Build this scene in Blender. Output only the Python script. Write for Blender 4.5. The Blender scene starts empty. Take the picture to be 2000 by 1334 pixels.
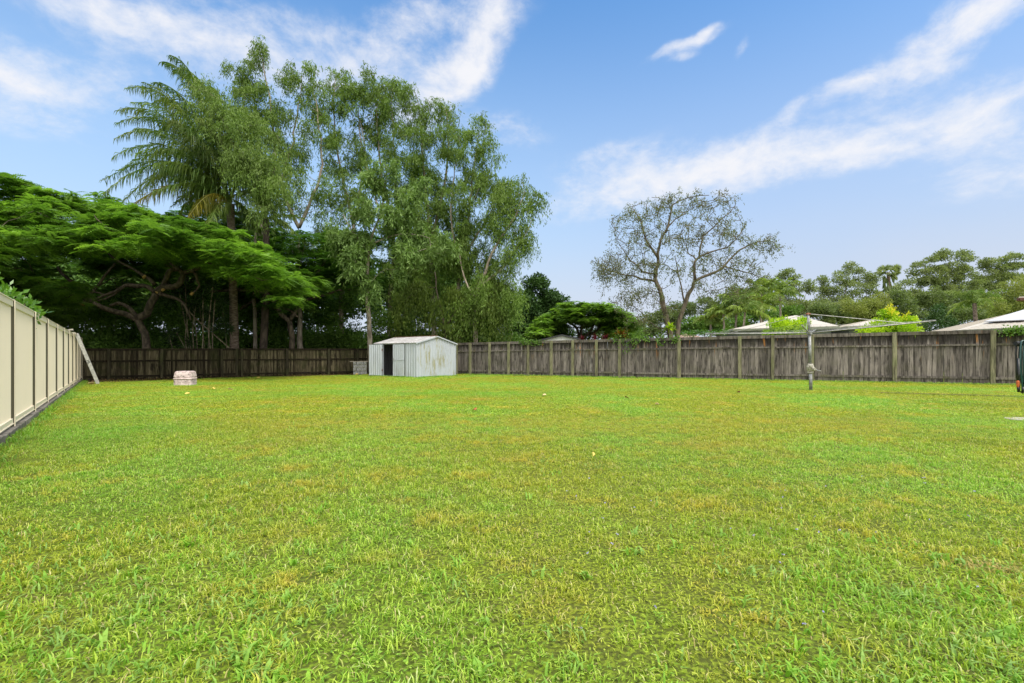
import bpy, math
import numpy as np
from mathutils import Vector, Matrix
R = math.radians
F = 950.0; HC = 1.12; HY = 695.0
scene = bpy.context.scene
col = scene.collection
def P(px, py, d): return np.array([(px-1000)/F*d, d, HC+(HY-py)/F*d])
def G(px, py):
    d = HC*F/(py-HY); return np.array([(px-1000)/F*d, d, 0.0])

# ------------------------------------------------------------------ materials
def newmat(name):
    m = bpy.data.materials.new(name); m.use_nodes = True
    nt = m.node_tree; nt.nodes.clear()
    out = nt.nodes.new('ShaderNodeOutputMaterial')
    return m, nt, out
def N(nt, t, **kw):
    n = nt.nodes.new(t)
    for k, v in kw.items():
        if k in n.inputs.keys() if isinstance(k, str) else False: n.inputs[k].default_value = v
        else: setattr(n, k, v)
    return n
def mixc(nt, fac, a, b, mode='MIX'):
    n = nt.nodes.new('ShaderNodeMix'); n.data_type = 'RGBA'; n.blend_type = mode
    for sock, v in ((n.inputs[0], fac), (n.inputs[6], a), (n.inputs[7], b)):
        if hasattr(v, 'is_output'): nt.links.new(v, sock)
        elif isinstance(v, (int, float)): sock.default_value = v
        else: sock.default_value = (*v[:3], 1)
    return n.outputs[2]
def mth(nt, op, a, b=None, c=None, clamp=False):
    n = nt.nodes.new('ShaderNodeMath'); n.operation = op; n.use_clamp = clamp
    for i, v in enumerate((a, b, c)):
        if v is None: continue
        if hasattr(v, 'is_output'): nt.links.new(v, n.inputs[i])
        else: n.inputs[i].default_value = v
    return n.outputs[0]
def ramp(nt, fac, lo, hi):
    n = nt.nodes.new('ShaderNodeMapRange'); n.clamp = True; n.interpolation_type = 'SMOOTHSTEP'
    nt.links.new(fac, n.inputs[0]); n.inputs[1].default_value = lo; n.inputs[2].default_value = hi
    return n.outputs[0]
def noise(nt, scale, detail=3, vec=None, sx=1, sy=1, sz=1, rough=.55, dist=0, world=False):
    if vec is None:
        if world: vec = nt.nodes.new('ShaderNodeNewGeometry').outputs['Position']
        else: vec = nt.nodes.new('ShaderNodeTexCoord').outputs['Object']
    if (sx, sy, sz) != (1, 1, 1):
        m = nt.nodes.new('ShaderNodeMapping'); m.inputs['Scale'].default_value = (sx, sy, sz)
        nt.links.new(vec, m.inputs[0]); vec = m.outputs[0]
    n = nt.nodes.new('ShaderNodeTexNoise'); n.inputs['Scale'].default_value = scale
    n.inputs['Detail'].default_value = detail; n.inputs['Roughness'].default_value = rough
    n.inputs['Distortion'].default_value = dist
    nt.links.new(vec, n.inputs['Vector']); return n.outputs[0]
def principled(nt, out, colr, rough=.7, metal=0, spec=.4, bump=None, bstr=.4, bdist=.01):
    p = nt.nodes.new('ShaderNodeBsdfPrincipled')
    if hasattr(colr, 'is_output'): nt.links.new(colr, p.inputs['Base Color'])
    else: p.inputs['Base Color'].default_value = (*colr, 1)
    if hasattr(rough, 'is_output'): nt.links.new(rough, p.inputs['Roughness'])
    else: p.inputs['Roughness'].default_value = rough
    p.inputs['Metallic'].default_value = metal; p.inputs['Specular IOR Level'].default_value = spec
    if bump is not None:
        b = nt.nodes.new('ShaderNodeBump'); b.inputs['Strength'].default_value = bstr; b.inputs['Distance'].default_value = bdist
        nt.links.new(bump, b.inputs['Height']); nt.links.new(b.outputs[0], p.inputs['Normal'])
    if out is not None: nt.links.new(p.outputs[0], out.inputs[0])
    return p
def vattr(nt):
    a = nt.nodes.new('ShaderNodeAttribute'); a.attribute_name = 'v'; return a.outputs['Fac']
def foliage(name, c0, c1, c2=None, transl=.36, rough=.55, nscale=.6, spec=.25):
    m, nt, out = newmat(name)
    c = mixc(nt, vattr(nt), c0, c1)
    n = ramp(nt, noise(nt, nscale, 3, world=True), .38, .66)
    c = mixc(nt, mth(nt, 'MULTIPLY', n, .55), c, c2 if c2 else tuple(x*.6 for x in c0))
    p = principled(nt, None, c, rough, spec=spec)
    t = nt.nodes.new('ShaderNodeBsdfTranslucent')
    nt.links.new(mixc(nt, 1.0, c, (1.15, 1.25, .6), 'MULTIPLY'), t.inputs[0])
    mx = nt.nodes.new('ShaderNodeMixShader'); mx.inputs[0].default_value = transl
    nt.links.new(p.outputs[0], mx.inputs[1]); nt.links.new(t.outputs[0], mx.inputs[2])
    nt.links.new(mx.outputs[0], out.inputs[0]); return m
def speckled(name, a, b, scale=8, sz=1, rough=.8, spec=.3, metal=0, bstr=.5, bdist=.01, lo=.35, hi=.65, c=None, cs=2, clo=.5, chi=.7):
    m, nt, out = newmat(name)
    n = noise(nt, scale, 5, sz=sz)
    k = mixc(nt, ramp(nt, n, lo, hi), a, b)
    if c: k = mixc(nt, ramp(nt, noise(nt, cs, 4), clo, chi), k, c)
    principled(nt, out, k, rough, metal, spec, n, bstr, bdist); return m
def plain(name, c, rough=.6, metal=0, spec=.4):
    m, nt, out = newmat(name); n = noise(nt, 14, 4)
    k = mixc(nt, ramp(nt, n, .3, .7), tuple(x*.82 for x in c), c)
    principled(nt, out, k, rough, metal, spec); return m

M = {}
LS = 1.0
M['gum'] = foliage('gum_leaf', (.078, .140, .022), (.21, .33, .060), (.125, .185, .038))
M['gum_light'] = foliage('gum_leaf_light', (.085, .155, .028), (.23, .34, .075), (.14, .20, .05))
M['gum_young'] = foliage('young_gum_leaf', (.09, .17, .038), (.24, .36, .10), (.14, .22, .06))
M['gum_yel'] = foliage('gum_leaf_yellow', (.04, .075, .012), (.16, .23, .03), (.08, .12, .02))
M['poin'] = foliage('poinciana_leaf', (.05, .14, .016), (.25, .43, .065), (.055, .13, .025), transl=.42, nscale=.35)
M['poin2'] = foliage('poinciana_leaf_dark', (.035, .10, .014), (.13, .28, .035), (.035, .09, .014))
M['poin3'] = foliage('small_poinciana_leaf', (.10, .21, .035), (.30, .48, .08), (.09, .18, .035))
M['palm'] = foliage('palm_leaf', (.055, .12, .022), (.17, .27, .06), (.17, .19, .035), rough=.4)
M['palm_yel'] = foliage('palm_leaf_yellow', (.13, .14, .015), (.27, .22, .02), (.09, .12, .02), rough=.45)
M['palm_far'] = foliage('far_palm_leaf', (.09, .17, .03), (.28, .38, .07), (.17, .22, .05))
M['mango'] = foliage('mango_leaf', (.022, .06, .013), (.07, .14, .03), (.04, .09, .02), transl=.15)
M['dark'] = foliage('understorey_leaf', (.04, .10, .018), (.17, .32, .055), (.055, .12, .022), transl=.2)
M['mid'] = foliage('midstorey_leaf', (.055, .13, .02), (.18, .31, .055), (.08, .15, .025))
M['bottle'] = foliage('bottlebrush_leaf', (.095, .11, .055), (.20, .235, .09), (.17, .14, .10))
M['far'] = foliage('far_gum_leaf', (.13, .185, .07), (.32, .38, .145), (.19, .23, .09), nscale=.25)
M['fardark'] = foliage('far_dark_leaf', (.085, .135, .048), (.22, .28, .10), (.13, .18, .06), nscale=.2)
M['olive'] = foliage('olive_bush_leaf', (.16, .21, .045), (.34, .39, .10), (.21, .23, .06))
M['lime'] = foliage('lime_shrub_leaf', (.24, .42, .015), (.60, .74, .04), (.22, .42, .02), transl=.35, rough=.4)
M['lime_tip'] = foliage('lime_shrub_gold_leaf', (.50, .56, .02), (.75, .62, .05), (.36, .52, .03), transl=.35)
M['bushleaf'] = foliage('glossy_bush_leaf', (.05, .15, .015), (.17, .34, .03), (.06, .15, .02), rough=.3, spec=.5)
M['red'] = foliage('red_cordyline_leaf', (.05, .005, .012), (.22, .015, .035), (.03, .01, .01))
M['brom'] = foliage('bromeliad_leaf', (.10, .05, .01), (.36, .12, .015), (.05, .08, .01))
M['strap'] = foliage('dracaena_leaf', (.012, .03, .008), (.035, .07, .016), (.015, .03, .01), transl=.15)
M['bark_gum'] = speckled('gum_bark', (.15, .12, .09), (.40, .34, .27), 5, sz=.25, bdist=.02)
M['bark_pale'] = speckled('pale_bark', (.16, .13, .10), (.40, .35, .28), 6, sz=.3, bdist=.02)
M['bark_poin'] = speckled('poinciana_bark', (.035, .028, .020), (.125, .10, .070), 7, sz=.5, bdist=.02)
M['bark_dark'] = speckled('dark_bark', (.04, .03, .022), (.11, .085, .065), 6, sz=.4, bdist=.02)
M['bark_palm'] = speckled('palm_trunk_bark', (.085, .062, .046), (.23, .18, .14), 5, sz=3.5, bdist=.02)
M['bark_bottle'] = speckled('bottlebrush_bark', (.065, .052, .035), (.17, .14, .10), 8, sz=.3, bdist=.02)
M['cane'] = speckled('cane_bark', (.10, .085, .055), (.26, .22, .15), 8, sz=.6)
M['cut'] = plain('fresh_cut_wood', (.55, .36, .12))

def wood(name, c0, c1, dark, stain, stain_amt, moss, moss_amt, topdark=.6):
    m, nt, out = newmat(name)
    geo = nt.nodes.new('ShaderNodeNewGeometry').outputs['Position']
    v = vattr(nt)
    off = nt.nodes.new('ShaderNodeCombineXYZ'); nt.links.new(mth(nt, 'MULTIPLY', v, 37.0), off.inputs[2])
    add = nt.nodes.new('ShaderNodeVectorMath'); add.operation = 'ADD'
    nt.links.new(geo, add.inputs[0]); nt.links.new(off.outputs[0], add.inputs[1]); vec = add.outputs[0]
    grain = noise(nt, 26, 6, vec, sz=.06, rough=.7)
    c = mixc(nt, v, c0, c1)
    c = mixc(nt, ramp(nt, grain, .42, .68), c, tuple(x*.35 for x in c0))
    blot = noise(nt, 5, 4, vec, sz=.30)
    c = mixc(nt, mth(nt, 'MULTIPLY', ramp(nt, blot, .50, .68), .75), c, dark)
    sep = nt.nodes.new('ShaderNodeSeparateXYZ'); nt.links.new(geo, sep.inputs[0])
    # weathering: run-off stains at the heads of the palings
    top = ramp(nt, mth(nt, 'ADD', sep.outputs[2], mth(nt, 'MULTIPLY', noise(nt, 9, 3, geo, sz=.1), .9)), 1.85, 2.25)
    c = mixc(nt, mth(nt, 'MULTIPLY', top, topdark), c, dark)
    st = mth(nt, 'MULTIPLY', ramp(nt, noise(nt, 7, 2, geo, sz=.12), .62, .70), ramp(nt, sep.outputs[2], .8, 1.8))
    c = mixc(nt, mth(nt, 'MULTIPLY', st, stain_amt), c, stain)
    c = mixc(nt, mth(nt, 'MULTIPLY', ramp(nt, noise(nt, 2.2, 4, geo), .48, .68), moss_amt), c, moss)
    principled(nt, out, c, .9, spec=.15, bump=grain, bstr=.6, bdist=.006); return m
M['paling'] = wood('weathered_paling', (.125, .11, .098), (.31, .275, .245), (.022, .019, .017), (.46, .20, .05), .65, (.12, .12, .07), .22, .85)
M['rail'] = wood('weathered_rail', (.14, .125, .11), (.25, .225, .195), (.04, .034, .027), (.26, .14, .06), .2, (.12, .12, .05), .4, .2)
M['post'] = wood('treated_post', (.20, .19, .115), (.28, .27, .165), (.08, .08, .05), (.22, .2, .1), .1, (.16, .18, .08), .5, .1)
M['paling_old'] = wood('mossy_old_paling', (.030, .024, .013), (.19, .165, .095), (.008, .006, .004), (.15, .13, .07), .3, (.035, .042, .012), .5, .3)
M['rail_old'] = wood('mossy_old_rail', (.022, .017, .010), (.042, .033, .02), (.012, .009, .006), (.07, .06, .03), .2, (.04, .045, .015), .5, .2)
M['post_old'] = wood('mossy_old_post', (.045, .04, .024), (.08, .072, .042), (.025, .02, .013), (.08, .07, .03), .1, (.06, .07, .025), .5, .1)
M['sleeper'] = wood('grey_sleeper', (.22, .20, .175), (.34, .31, .27), (.05, .045, .04), (.22, .17, .12), .1, (.09, .1, .05), .4, .1)
def painted(name, c, dirt=(.3, .28, .2), amt=.25, rough=.45):
    m, nt, out = newmat(name)
    n = noise(nt, 1.3, 5, sz=.5); n2 = noise(nt, 40, 3)
    k = mixc(nt, mth(nt, 'MULTIPLY', ramp(nt, n, .5, .8), amt), c, dirt)
    k = mixc(nt, mth(nt, 'MULTIPLY', ramp(nt, n2, .62, .72), .12), k, dirt)
    principled(nt, out, k, rough, spec=.35); return m
M['cream'] = painted('cream_steel', (.90, .80, .63), amt=.12)
M['olive_post'] = painted('dark_olive_post', (.085, .08, .05))  # dark olive post bodies, set behind the cream face plates
def shedmat(name, base, algae_amt):
    m, nt, out = newmat(name)
    tc = nt.nodes.new('ShaderNodeTexCoord').outputs['Object']
    n = noise(nt, 2.0, 5, tc, sz=.3)
    k = mixc(nt, mth(nt, 'MULTIPLY', ramp(nt, n, .50, .80), .4), base, tuple(x*.55 for x in base))
    sep = nt.nodes.new('ShaderNodeSeparateXYZ'); nt.links.new(tc, sep.inputs[0])
    a = noise(nt, 5.5, 6, tc, sz=.16, rough=.8); b = noise(nt, 1.0, 2, tc, sz=.6)
    al = mth(nt, 'MULTIPLY', ramp(nt, a, .50, .58), ramp(nt, b, .46, .54))
    k = mixc(nt, mth(nt, 'MULTIPLY', al, algae_amt), k, (.27, .25, .08))
    s = mth(nt, 'MULTIPLY', ramp(nt, noise(nt, 30, 3, tc, sz=.2), .66, .72), .5)
    k = mixc(nt, s, k, (.12, .11, .08))
    principled(nt, out, k, .5, metal=.15, spec=.4); return m
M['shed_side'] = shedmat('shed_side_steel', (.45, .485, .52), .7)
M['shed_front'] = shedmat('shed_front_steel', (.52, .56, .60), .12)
M['shed_roof'] = speckled('shed_roof_steel', (.40, .39, .38), (.56, .55, .56), 3, sz=1, rough=.5, metal=.2, c=(.28, .18, .13), cs=3, clo=.62, chi=.75)
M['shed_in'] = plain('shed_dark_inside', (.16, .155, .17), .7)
M['rust'] = speckled('rusty_steel', (.12, .045, .02), (.28, .12, .05), 14)
M['galv'] = speckled('galvanised_steel', (.20, .205, .21), (.34, .345, .35), 12, rough=.5, metal=.5, bstr=.1)
M['galv_light'] = speckled('bright_galvanised_steel', (.26, .26, .26), (.42, .41, .40), 14, rough=.45, metal=.4, bstr=.1)
M['alloy'] = speckled('weathered_aluminium', (.42, .42, .40), (.62, .61, .57), 9, rough=.5, metal=.25, bstr=.1)
M['castpaint'] = speckled('flaking_cast_iron', (.26, .25, .20), (.46, .44, .38), 30, rough=.6, c=(.16, .13, .09), cs=22, clo=.55, chi=.62)
M['brownpl'] = plain('brown_cap', (.30, .12, .07))
M['concrete_pink'] = speckled('pinkish_concrete', (.40, .31, .30), (.66, .55, .53), 9, rough=.9, c=(.20, .18, .15), cs=16, clo=.56, chi=.64, bdist=.008)
M['block'] = speckled('grey_block', (.20, .205, .19), (.36, .37, .35), 12, rough=.95, c=(.13, .14, .06), cs=4, clo=.5, chi=.7)
M['plank'] = speckled('pale_plank', (.30, .27, .20), (.48, .44, .35), 9)
M['hose'] = plain('dark_green_hose', (.010, .060, .052), .3, spec=.5)
M['hose2'] = plain('black_hose', (.012, .014, .014), .35, spec=.5)
M['orange'] = plain('orange_fitting', (.55, .12, .03), .4)
M['black'] = plain('black_metal', (.02, .02, .02), .5)
M['roof_cream'] = plain('cream_roof_sheet', (.52, .48, .41), .5)
M['roof_white'] = plain('white_roof_sheet', (.58, .58, .60), .4)
M['wall_pale'] = plain('pale_wall_board', (.66, .67, .65), .7)
M['wall_grey'] = plain('grey_house_wall', (.20, .22, .22), .8)  # grey for the walls under the hip roofs
M['fascia'] = plain('green_grey_fascia', (.24, .26, .19), .5)
M['fascia_dark'] = plain('charcoal_fascia', (.045, .047, .05), .5)
M['glass'] = plain('dark_window_glass', (.02, .024, .028), .1, spec=.7)
M['tile'] = plain('pink_roof_tile', (.45, .30, .25), .8)
M['brown_gutter'] = plain('brown_gutter_paint', (.10, .04, .025), .4)
M['drain'] = plain('pale_drain_cover', (.40, .37, .32), .8)

# ------------------------------------------------------------------ mesh building
def setp(o, label=None, cat=None, group=None, kind=None):
    if label: o['label'] = label
    if cat: o['category'] = cat
    if group: o['group'] = group
    if kind: o['kind'] = kind
    return o
def empty(name, loc, label, cat, group=None):
    o = bpy.data.objects.new(name, None); col.objects.link(o); o.location = tuple(loc)
    o.empty_display_size = .3
    return setp(o, label, cat, group)
class MB:
    def __init__(s): s.V = []; s.Fc = []; s.v = []; s.n = 0
    def add(s, V, Fs, v=.5):
        V = np.asarray(V, float); s.V.append(V)
        for f in Fs: s.Fc.append(tuple(i+s.n for i in f)); s.v.append(v)
        s.n += len(V)
    def box(s, c, size, rot=None, v=.5):
        h = np.array(size)/2; c = np.array(c, float)
        V = np.array([[x, y, z] for x in (-1, 1) for y in (-1, 1) for z in (-1, 1)])*h
        if rot is not None: V = V @ np.array(rot).T
        s.add(V+c, [(0, 1, 3, 2), (4, 6, 7, 5), (0, 4, 5, 1), (2, 3, 7, 6), (0, 2, 6, 4), (1, 5, 7, 3)], v)
    def beam(s, a, b, w, h, up=(0, 0, 1), v=.5):
        a = np.array(a, float); b = np.array(b, float); d = b-a; L = np.linalg.norm(d); d /= L
        up = np.array(up, float); sd = np.cross(d, up); sd /= np.linalg.norm(sd); u = np.cross(sd, d)
        s.box((a+b)/2, (L, w, h), np.stack([d, sd, u], 1), v)
    def tube(s, pts, rad, n=6, v=.5, caps=True):
        pts = np.asarray(pts, float); k = len(pts)
        rad = np.broadcast_to(np.asarray(rad, float), (k,))
        T = np.gradient(pts, axis=0); T /= (np.linalg.norm(T, axis=1, keepdims=True)+1e-9)
        ref = np.array([0, 0, 1.]) if abs(T[0][2]) < .9 else np.array([1., 0, 0])
        an = np.arange(n)*2*math.pi/n; V = []
        for i in range(k):
            a = np.cross(T[i], ref); a /= np.linalg.norm(a)+1e-9; b = np.cross(T[i], a); ref = np.cross(a, T[i])
            V.append(pts[i]+rad[i]*(np.outer(np.cos(an), a)+np.outer(np.sin(an), b)))
        V = np.concatenate(V); Fs = []
        for i in range(k-1):
            for j in range(n):
                q = (j+1) % n; Fs.append((i*n+j, i*n+q, (i+1)*n+q, (i+1)*n+j))
        if caps: Fs.append(tuple(range(n-1, -1, -1))); Fs.append(tuple((k-1)*n+j for j in range(n)))
        s.add(V, Fs, v)
    def lathe(s, c, prof, n=32, v=.5):
        c = np.array(c, float); an = np.arange(n)*2*math.pi/n; V = []
        for r, z in prof: V.append(np.stack([np.cos(an)*r, np.sin(an)*r, np.full(n, z)], 1)+c)
        V = np.concatenate(V); Fs = []
        for i in range(len(prof)-1):
            for j in range(n):
                q = (j+1) % n; Fs.append((i*n+j, i*n+q, (i+1)*n+q, (i+1)*n+j))
        Fs.append(tuple(range(n-1, -1, -1))); Fs.append(tuple((len(prof)-1)*n+j for j in range(n)))
        s.add(V, Fs, v)
    def prism(s, poly, axis_vec, v=.5):
        poly = np.asarray(poly, float); n = len(poly); a = np.array(axis_vec, float)
        V = np.concatenate([poly, poly+a])
        Fs = [tuple(range(n-1, -1, -1)), tuple(range(n, 2*n))]
        for j in range(n): q = (j+1) % n; Fs.append((j, q, n+q, n+j))
        s.add(V, Fs, v)
    def build(s, name, mat, parent=None, smooth=False, label=None, bevel=0, origin=None):
        V = np.concatenate(s.V) if s.V else np.zeros((0, 3))
        off = np.zeros(3)
        if origin is not None: off = np.array(origin, float)
        elif parent is not None:
            pp = parent
            while pp is not None: off = off+np.array(pp.location); pp = pp.parent
        V = V-off
        me = bpy.data.meshes.new(name); me.from_pydata(V.tolist(), [], s.Fc)
        a = me.attributes.new('v', 'FLOAT', 'FACE'); a.data.foreach_set('value', np.array(s.v, np.float32))
        if smooth: me.polygons.foreach_set('use_smooth', np.ones(len(me.polygons), bool))
        me.materials.append(mat); me.update()
        o = bpy.data.objects.new(name, me); col.objects.link(o)
        if parent is not None: o.parent = parent
        elif origin is not None: o.location = tuple(origin)
        if bevel:
            b = o.modifiers.new('Bevel', 'BEVEL'); b.width = bevel; b.segments = 2; b.limit_method = 'ANGLE'
        if label: o['label'] = label
        return o
def quads_obj(name, Q, v, mat, parent=None, origin=None):
    """Q (n,4,3) leaf quads, v (n)"""
    n = len(Q); off = np.zeros(3)
    if parent is not None: off = np.array(parent.location)
    elif origin is not None: off = np.array(origin, float)
    me = bpy.data.meshes.new(name)
    me.vertices.add(4*n); me.vertices.foreach_set('co', (Q.reshape(-1, 3)-off).astype(np.float32).ravel())
    me.loops.add(4*n); me.loops.foreach_set('vertex_index', np.arange(4*n, dtype=np.int32))
    me.polygons.add(n); me.polygons.foreach_set('loop_start', np.arange(0, 4*n, 4, dtype=np.int32))
    me.polygons.foreach_set('loop_total', np.full(n, 4, np.int32))
    a = me.attributes.new('v', 'FLOAT', 'FACE'); a.data.foreach_set('value', np.clip(v, 0, 1).astype(np.float32))
    me.materials.append(mat); me.update(calc_edges=True); me.validate()
    o = bpy.data.objects.new(name, me); col.objects.link(o)
    if parent is not None: o.parent = parent
    elif origin is not None: o.location = tuple(origin)
    return o
def unit(a): return a/(np.linalg.norm(a, axis=-1, keepdims=True)+1e-9)
def leafquads(Pp, A, L, W, rng, S=None):
    n = len(Pp); A = unit(A)
    if S is None: S = unit(np.cross(A, rng.normal(size=(n, 3))))
    L = np.broadcast_to(L, (n,))[:, None]; W = np.broadcast_to(W, (n,))[:, None]
    m = Pp+A*L*.45
    return np.stack([Pp, m+S*W/2, Pp+A*L, m-S*W/2], 1)

# ------------------------------------------------------------------ trees
def resample(pts, step=.5):
    pts = np.asarray(pts, float)
    # smooth polyline
    out = [pts[0]]
    k = len(pts)
    for i in range(k-1):
        p0 = pts[max(i-1, 0)]; p1 = pts[i]; p2 = pts[i+1]; p3 = pts[min(i+2, k-1)]
        m = max(2, int(np.linalg.norm(p2-p1)/step))
        for j in range(1, m+1):
            t = j/m
            out.append(.5*((2*p1)+(-p0+p2)*t+(2*p0-5*p1+4*p2-p3)*t*t+(-p0+3*p1-3*p2+p3)*t**3))
    return np.array(out)
def limb(mb, nodes, pts, r0, r1, rng, n=9, jit=.04, power=1.0):
    p = resample(pts)
    k = len(p); t = np.linspace(0, 1, k)**power
    p = p+rng.normal(size=p.shape)*jit*np.minimum(1, np.linspace(0, 3, k))[:, None]
    r = r0+(r1-r0)*t
    mb.tube(p, r*(1+rng.normal(size=k)*.03), n)
    nodes.append(np.concatenate([p[2:], r[2:, None]], 1))
def grow(mb, nodes, tips, rng, rmax=.08, rmin=.012, sag=.12, n=4, kfrac=.55):
    nd = np.concatenate(nodes)
    d = np.array([np.min(np.linalg.norm(nd[:, :3]-t, axis=1)) for t in tips])
    for i in np.argsort(d):
        t = tips[i]
        dist = np.linalg.norm(nd[:, :3]-t, axis=1)
        cost = dist+np.maximum(0, nd[:, 2]-t[2]+.2)*.9       # prefer starting from below
        j = int(np.argmin(cost)); a = nd[j, :3]; L = dist[j]
        if L < .1: continue
        r0 = min(nd[j, 3]*kfrac+.003, rmax, .012+.014*L); r0 = max(r0, rmin*1.3)
        m = max(3, min(9, int(L/.45)+2)); s = np.linspace(0, 1, m)[:, None]
        p = a+(t-a)*s
        p[:, 2:] += np.sin(s*math.pi)*(-sag*L*rng.uniform(-.6, 1))
        perp = rng.normal(size=3); p += np.sin(s*math.pi)*perp*L*.06
        p[1:-1] += rng.normal(size=(m-2, 3))*.035*min(L, 2)
        r = np.linspace(r0, rmin, m)
        mb.tube(p, r, n, caps=False)
        nd = np.concatenate([nd, np.concatenate([p[1:], r[1:, None]], 1)])
def insphere(n, rng, pw=1/2.4):
    d = unit(rng.normal(size=(n, 3))); return d*(rng.random(n)**pw)[:, None]
def ell_tips(ells, dens, rng, dy=1.0):
    """ells: (px,py,d,rx,ry[,weight]) -> tip points in 3-D"""
    out = []
    for e in ells:
        px, py, d, rx, ry = e[:5]; w = e[5] if len(e) > 5 else 1
        c = P(px, py, d); a = rx/F*d; b = ry/F*d
        n = max(3, int(dens*w*(a*b)))
        out.append(c+insphere(n, rng)*np.array([a, min(a, b)*dy*1.1+.2, b]))
    return np.concatenate(out)
def leaves_weep(tips, per, rs, L, W, rng, strand=.8, droop=.7, down=1.0, vclump=.35, flat=.8):
    n = len(tips)*per
    ci = np.repeat(np.arange(len(tips)), per)
    ns = max(2, per//12)                                    # strands per clump
    si = rng.integers(0, ns, n)
    sd = insphere(len(tips)*ns, rng, .6).reshape(len(tips), ns, 3)*np.array([1, 1, flat])*rs
    so = unit(rng.normal(size=(len(tips), ns, 3))+np.array([0, 0, .2]))
    t = rng.random(n)
    base = tips[ci]+sd[ci, si]; o = so[ci, si]
    pos = base+o*(t*strand*.5)[:, None]; pos[:, 2] -= droop*t*t*strand
    pos += rng.normal(size=(n, 3))*.05
    A = o*.35+rng.normal(size=(n, 3))*.45; A[:, 2] -= down
    v = rng.random(n)*(1-vclump)+vclump*rng.random(len(tips))[ci]
    return leafquads(pos, A, L*rng.uniform(.7, 1.25, n), W*rng.uniform(.7, 1.2, n), rng), v
def leaves_ball(tips, per, rs, L, W, rng, up=.2, flat=.8, vclump=.4):
    n = len(tips)*per; ci = np.repeat(np.arange(len(tips)), per)
    d = insphere(n, rng, .45)*np.array([1, 1, flat])
    pos = tips[ci]+d*rs
    A = d*1.2+rng.normal(size=(n, 3))*.5; A[:, 2] += up
    v = rng.random(n)*(1-vclump)+vclump*rng.random(len(tips))[ci]
    return leafquads(pos, A, L*rng.uniform(.7, 1.25, n), W*rng.uniform(.7, 1.2, n), rng), v
def gum(name, label, base, trunks, ells, mat, bark, seed, dens=1.0, per=170, rs=.6, L=.19, W=.05, r0=.25, strand=.9, down=1.0,
        kind='weep', group=None, cat='tree', dy=1.0, up=.2, rmax=.08, flat=.8, droop=.7, rmin=.009):
    rng = np.random.default_rng(seed)
    root = empty(name, base, label, cat, group)
    mb = MB(); nodes = []
    for k, tr in enumerate(trunks):
        rr = tr[1] if isinstance(tr, tuple) else r0
        pts = tr[0] if isinstance(tr, tuple) else tr
        limb(mb, nodes, pts, rr*.72, .018, rng)
    if kind == 'weep': dens *= DK; per = int(per*PK); L *= 1.05; W *= 1.0
    tips = ell_tips(ells, dens, rng, dy)
    grow(mb, nodes, tips, rng, rmax=rmax*.75, rmin=rmin)
    mb.build('trunk', bark, root, smooth=True)
    if kind == 'weep': Q, v = leaves_weep(tips, per, rs, L, W, rng, strand, droop, down, flat=flat)
    else: Q, v = leaves_ball(tips, per, rs, L, W, rng, up, flat)
    quads_obj('crown', Q, v, mat, root)
    return root
DK = 1.5; PK = 2.2
def path(base, pxs):
    """base ground point, then (px,py,d)"""
    return [np.array(base)]+[P(*q) for q in pxs]
def gp(px, d): return np.array([(px-1000)/F*d, d, -.05])
def fix(ells, d): return [(e[0], e[1], d+(e[5] if len(e) > 5 else 0), e[2], e[3], e[4]) for e in ells]

# --- the tall weeping gums behind the back fence (px, py, rx, ry, weight, depth offset)
b = gp(512, 33)
gum('gum_tree', 'tallest feathery gum tree, its narrow top rising highest just right of the palm', b,
    [path(b, [(508, 560, 33), (512, 430, 33), (535, 330, 33), (530, 220, 33), (512, 120, 33), (508, 88, 33)]), (path(P(515, 420, 33), [(480, 300, 32.5), (478, 190, 32.5)]), .12)],
    fix([(508, 105, 24, 26, 1.3), (490, 150, 42, 30, 1.1), (518, 195, 42, 42, 1.1), (470, 205, 30, 34, 1), (545, 275, 36, 50, .8), (500, 270, 40, 50, 1), (535, 360, 42, 45, .9)], 33),
    M['gum'], M['bark_gum'], 1, dens=3.8, r0=.34)
b = gp(500, 30)
gum('gum_tree', 'light green drooping gum hanging over the right side of the palm', b,
    [path(b, [(498, 600, 30), (500, 470, 29.4), (515, 395, 28.6), (480, 330, 27.6), (440, 250, 26.8), (425, 190, 26.6)]), (path(P(508, 400, 28.8), [(530, 350, 28), (540, 300, 27.5)]), .1)],
    fix([(430, 215, 30, 36, 1.0), (462, 265, 40, 42, 1.1), (505, 310, 50, 42, 1.2), (470, 335, 28, 34, .7), (505, 385, 42, 38, .9), (410, 185, 22, 22, .7), (470, 225, 34, 34, 1), (540, 350, 40, 34, .9)], 27.0),
    M['gum_light'], M['bark_pale'], 2, dens=5.0, r0=.20, strand=1.3)
b = gp(588, 32)
gum('gum_tree', 'open gum with a pale forked trunk showing sky between its limbs', b,
    [path(b, [(584, 600, 32), (583, 480, 32), (584, 440, 32)]), (path(P(584, 445, 32), [(560, 395, 32), (552, 350, 32), (575, 260, 32), (590, 150, 32)]), .17),
     (path(P(584, 445, 32), [(610, 385, 32), (628, 320, 32), (620, 220, 32), (612, 170, 32)]), .16)],
    fix([(575, 150, 26, 26, 1.2), (605, 165, 28, 32, 1), (590, 215, 40, 40, 1), (625, 260, 30, 45, .8), (575, 290, 40, 45, .9), (605, 355, 45, 45, .7), (560, 400, 40, 35, .5), (640, 400, 40, 35, .6), (590, 490, 28, 40, .7)], 32),
    M['gum'], M['bark_pale'], 3, dens=3.3, r0=.32)
b = gp(668, 34)
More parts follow.
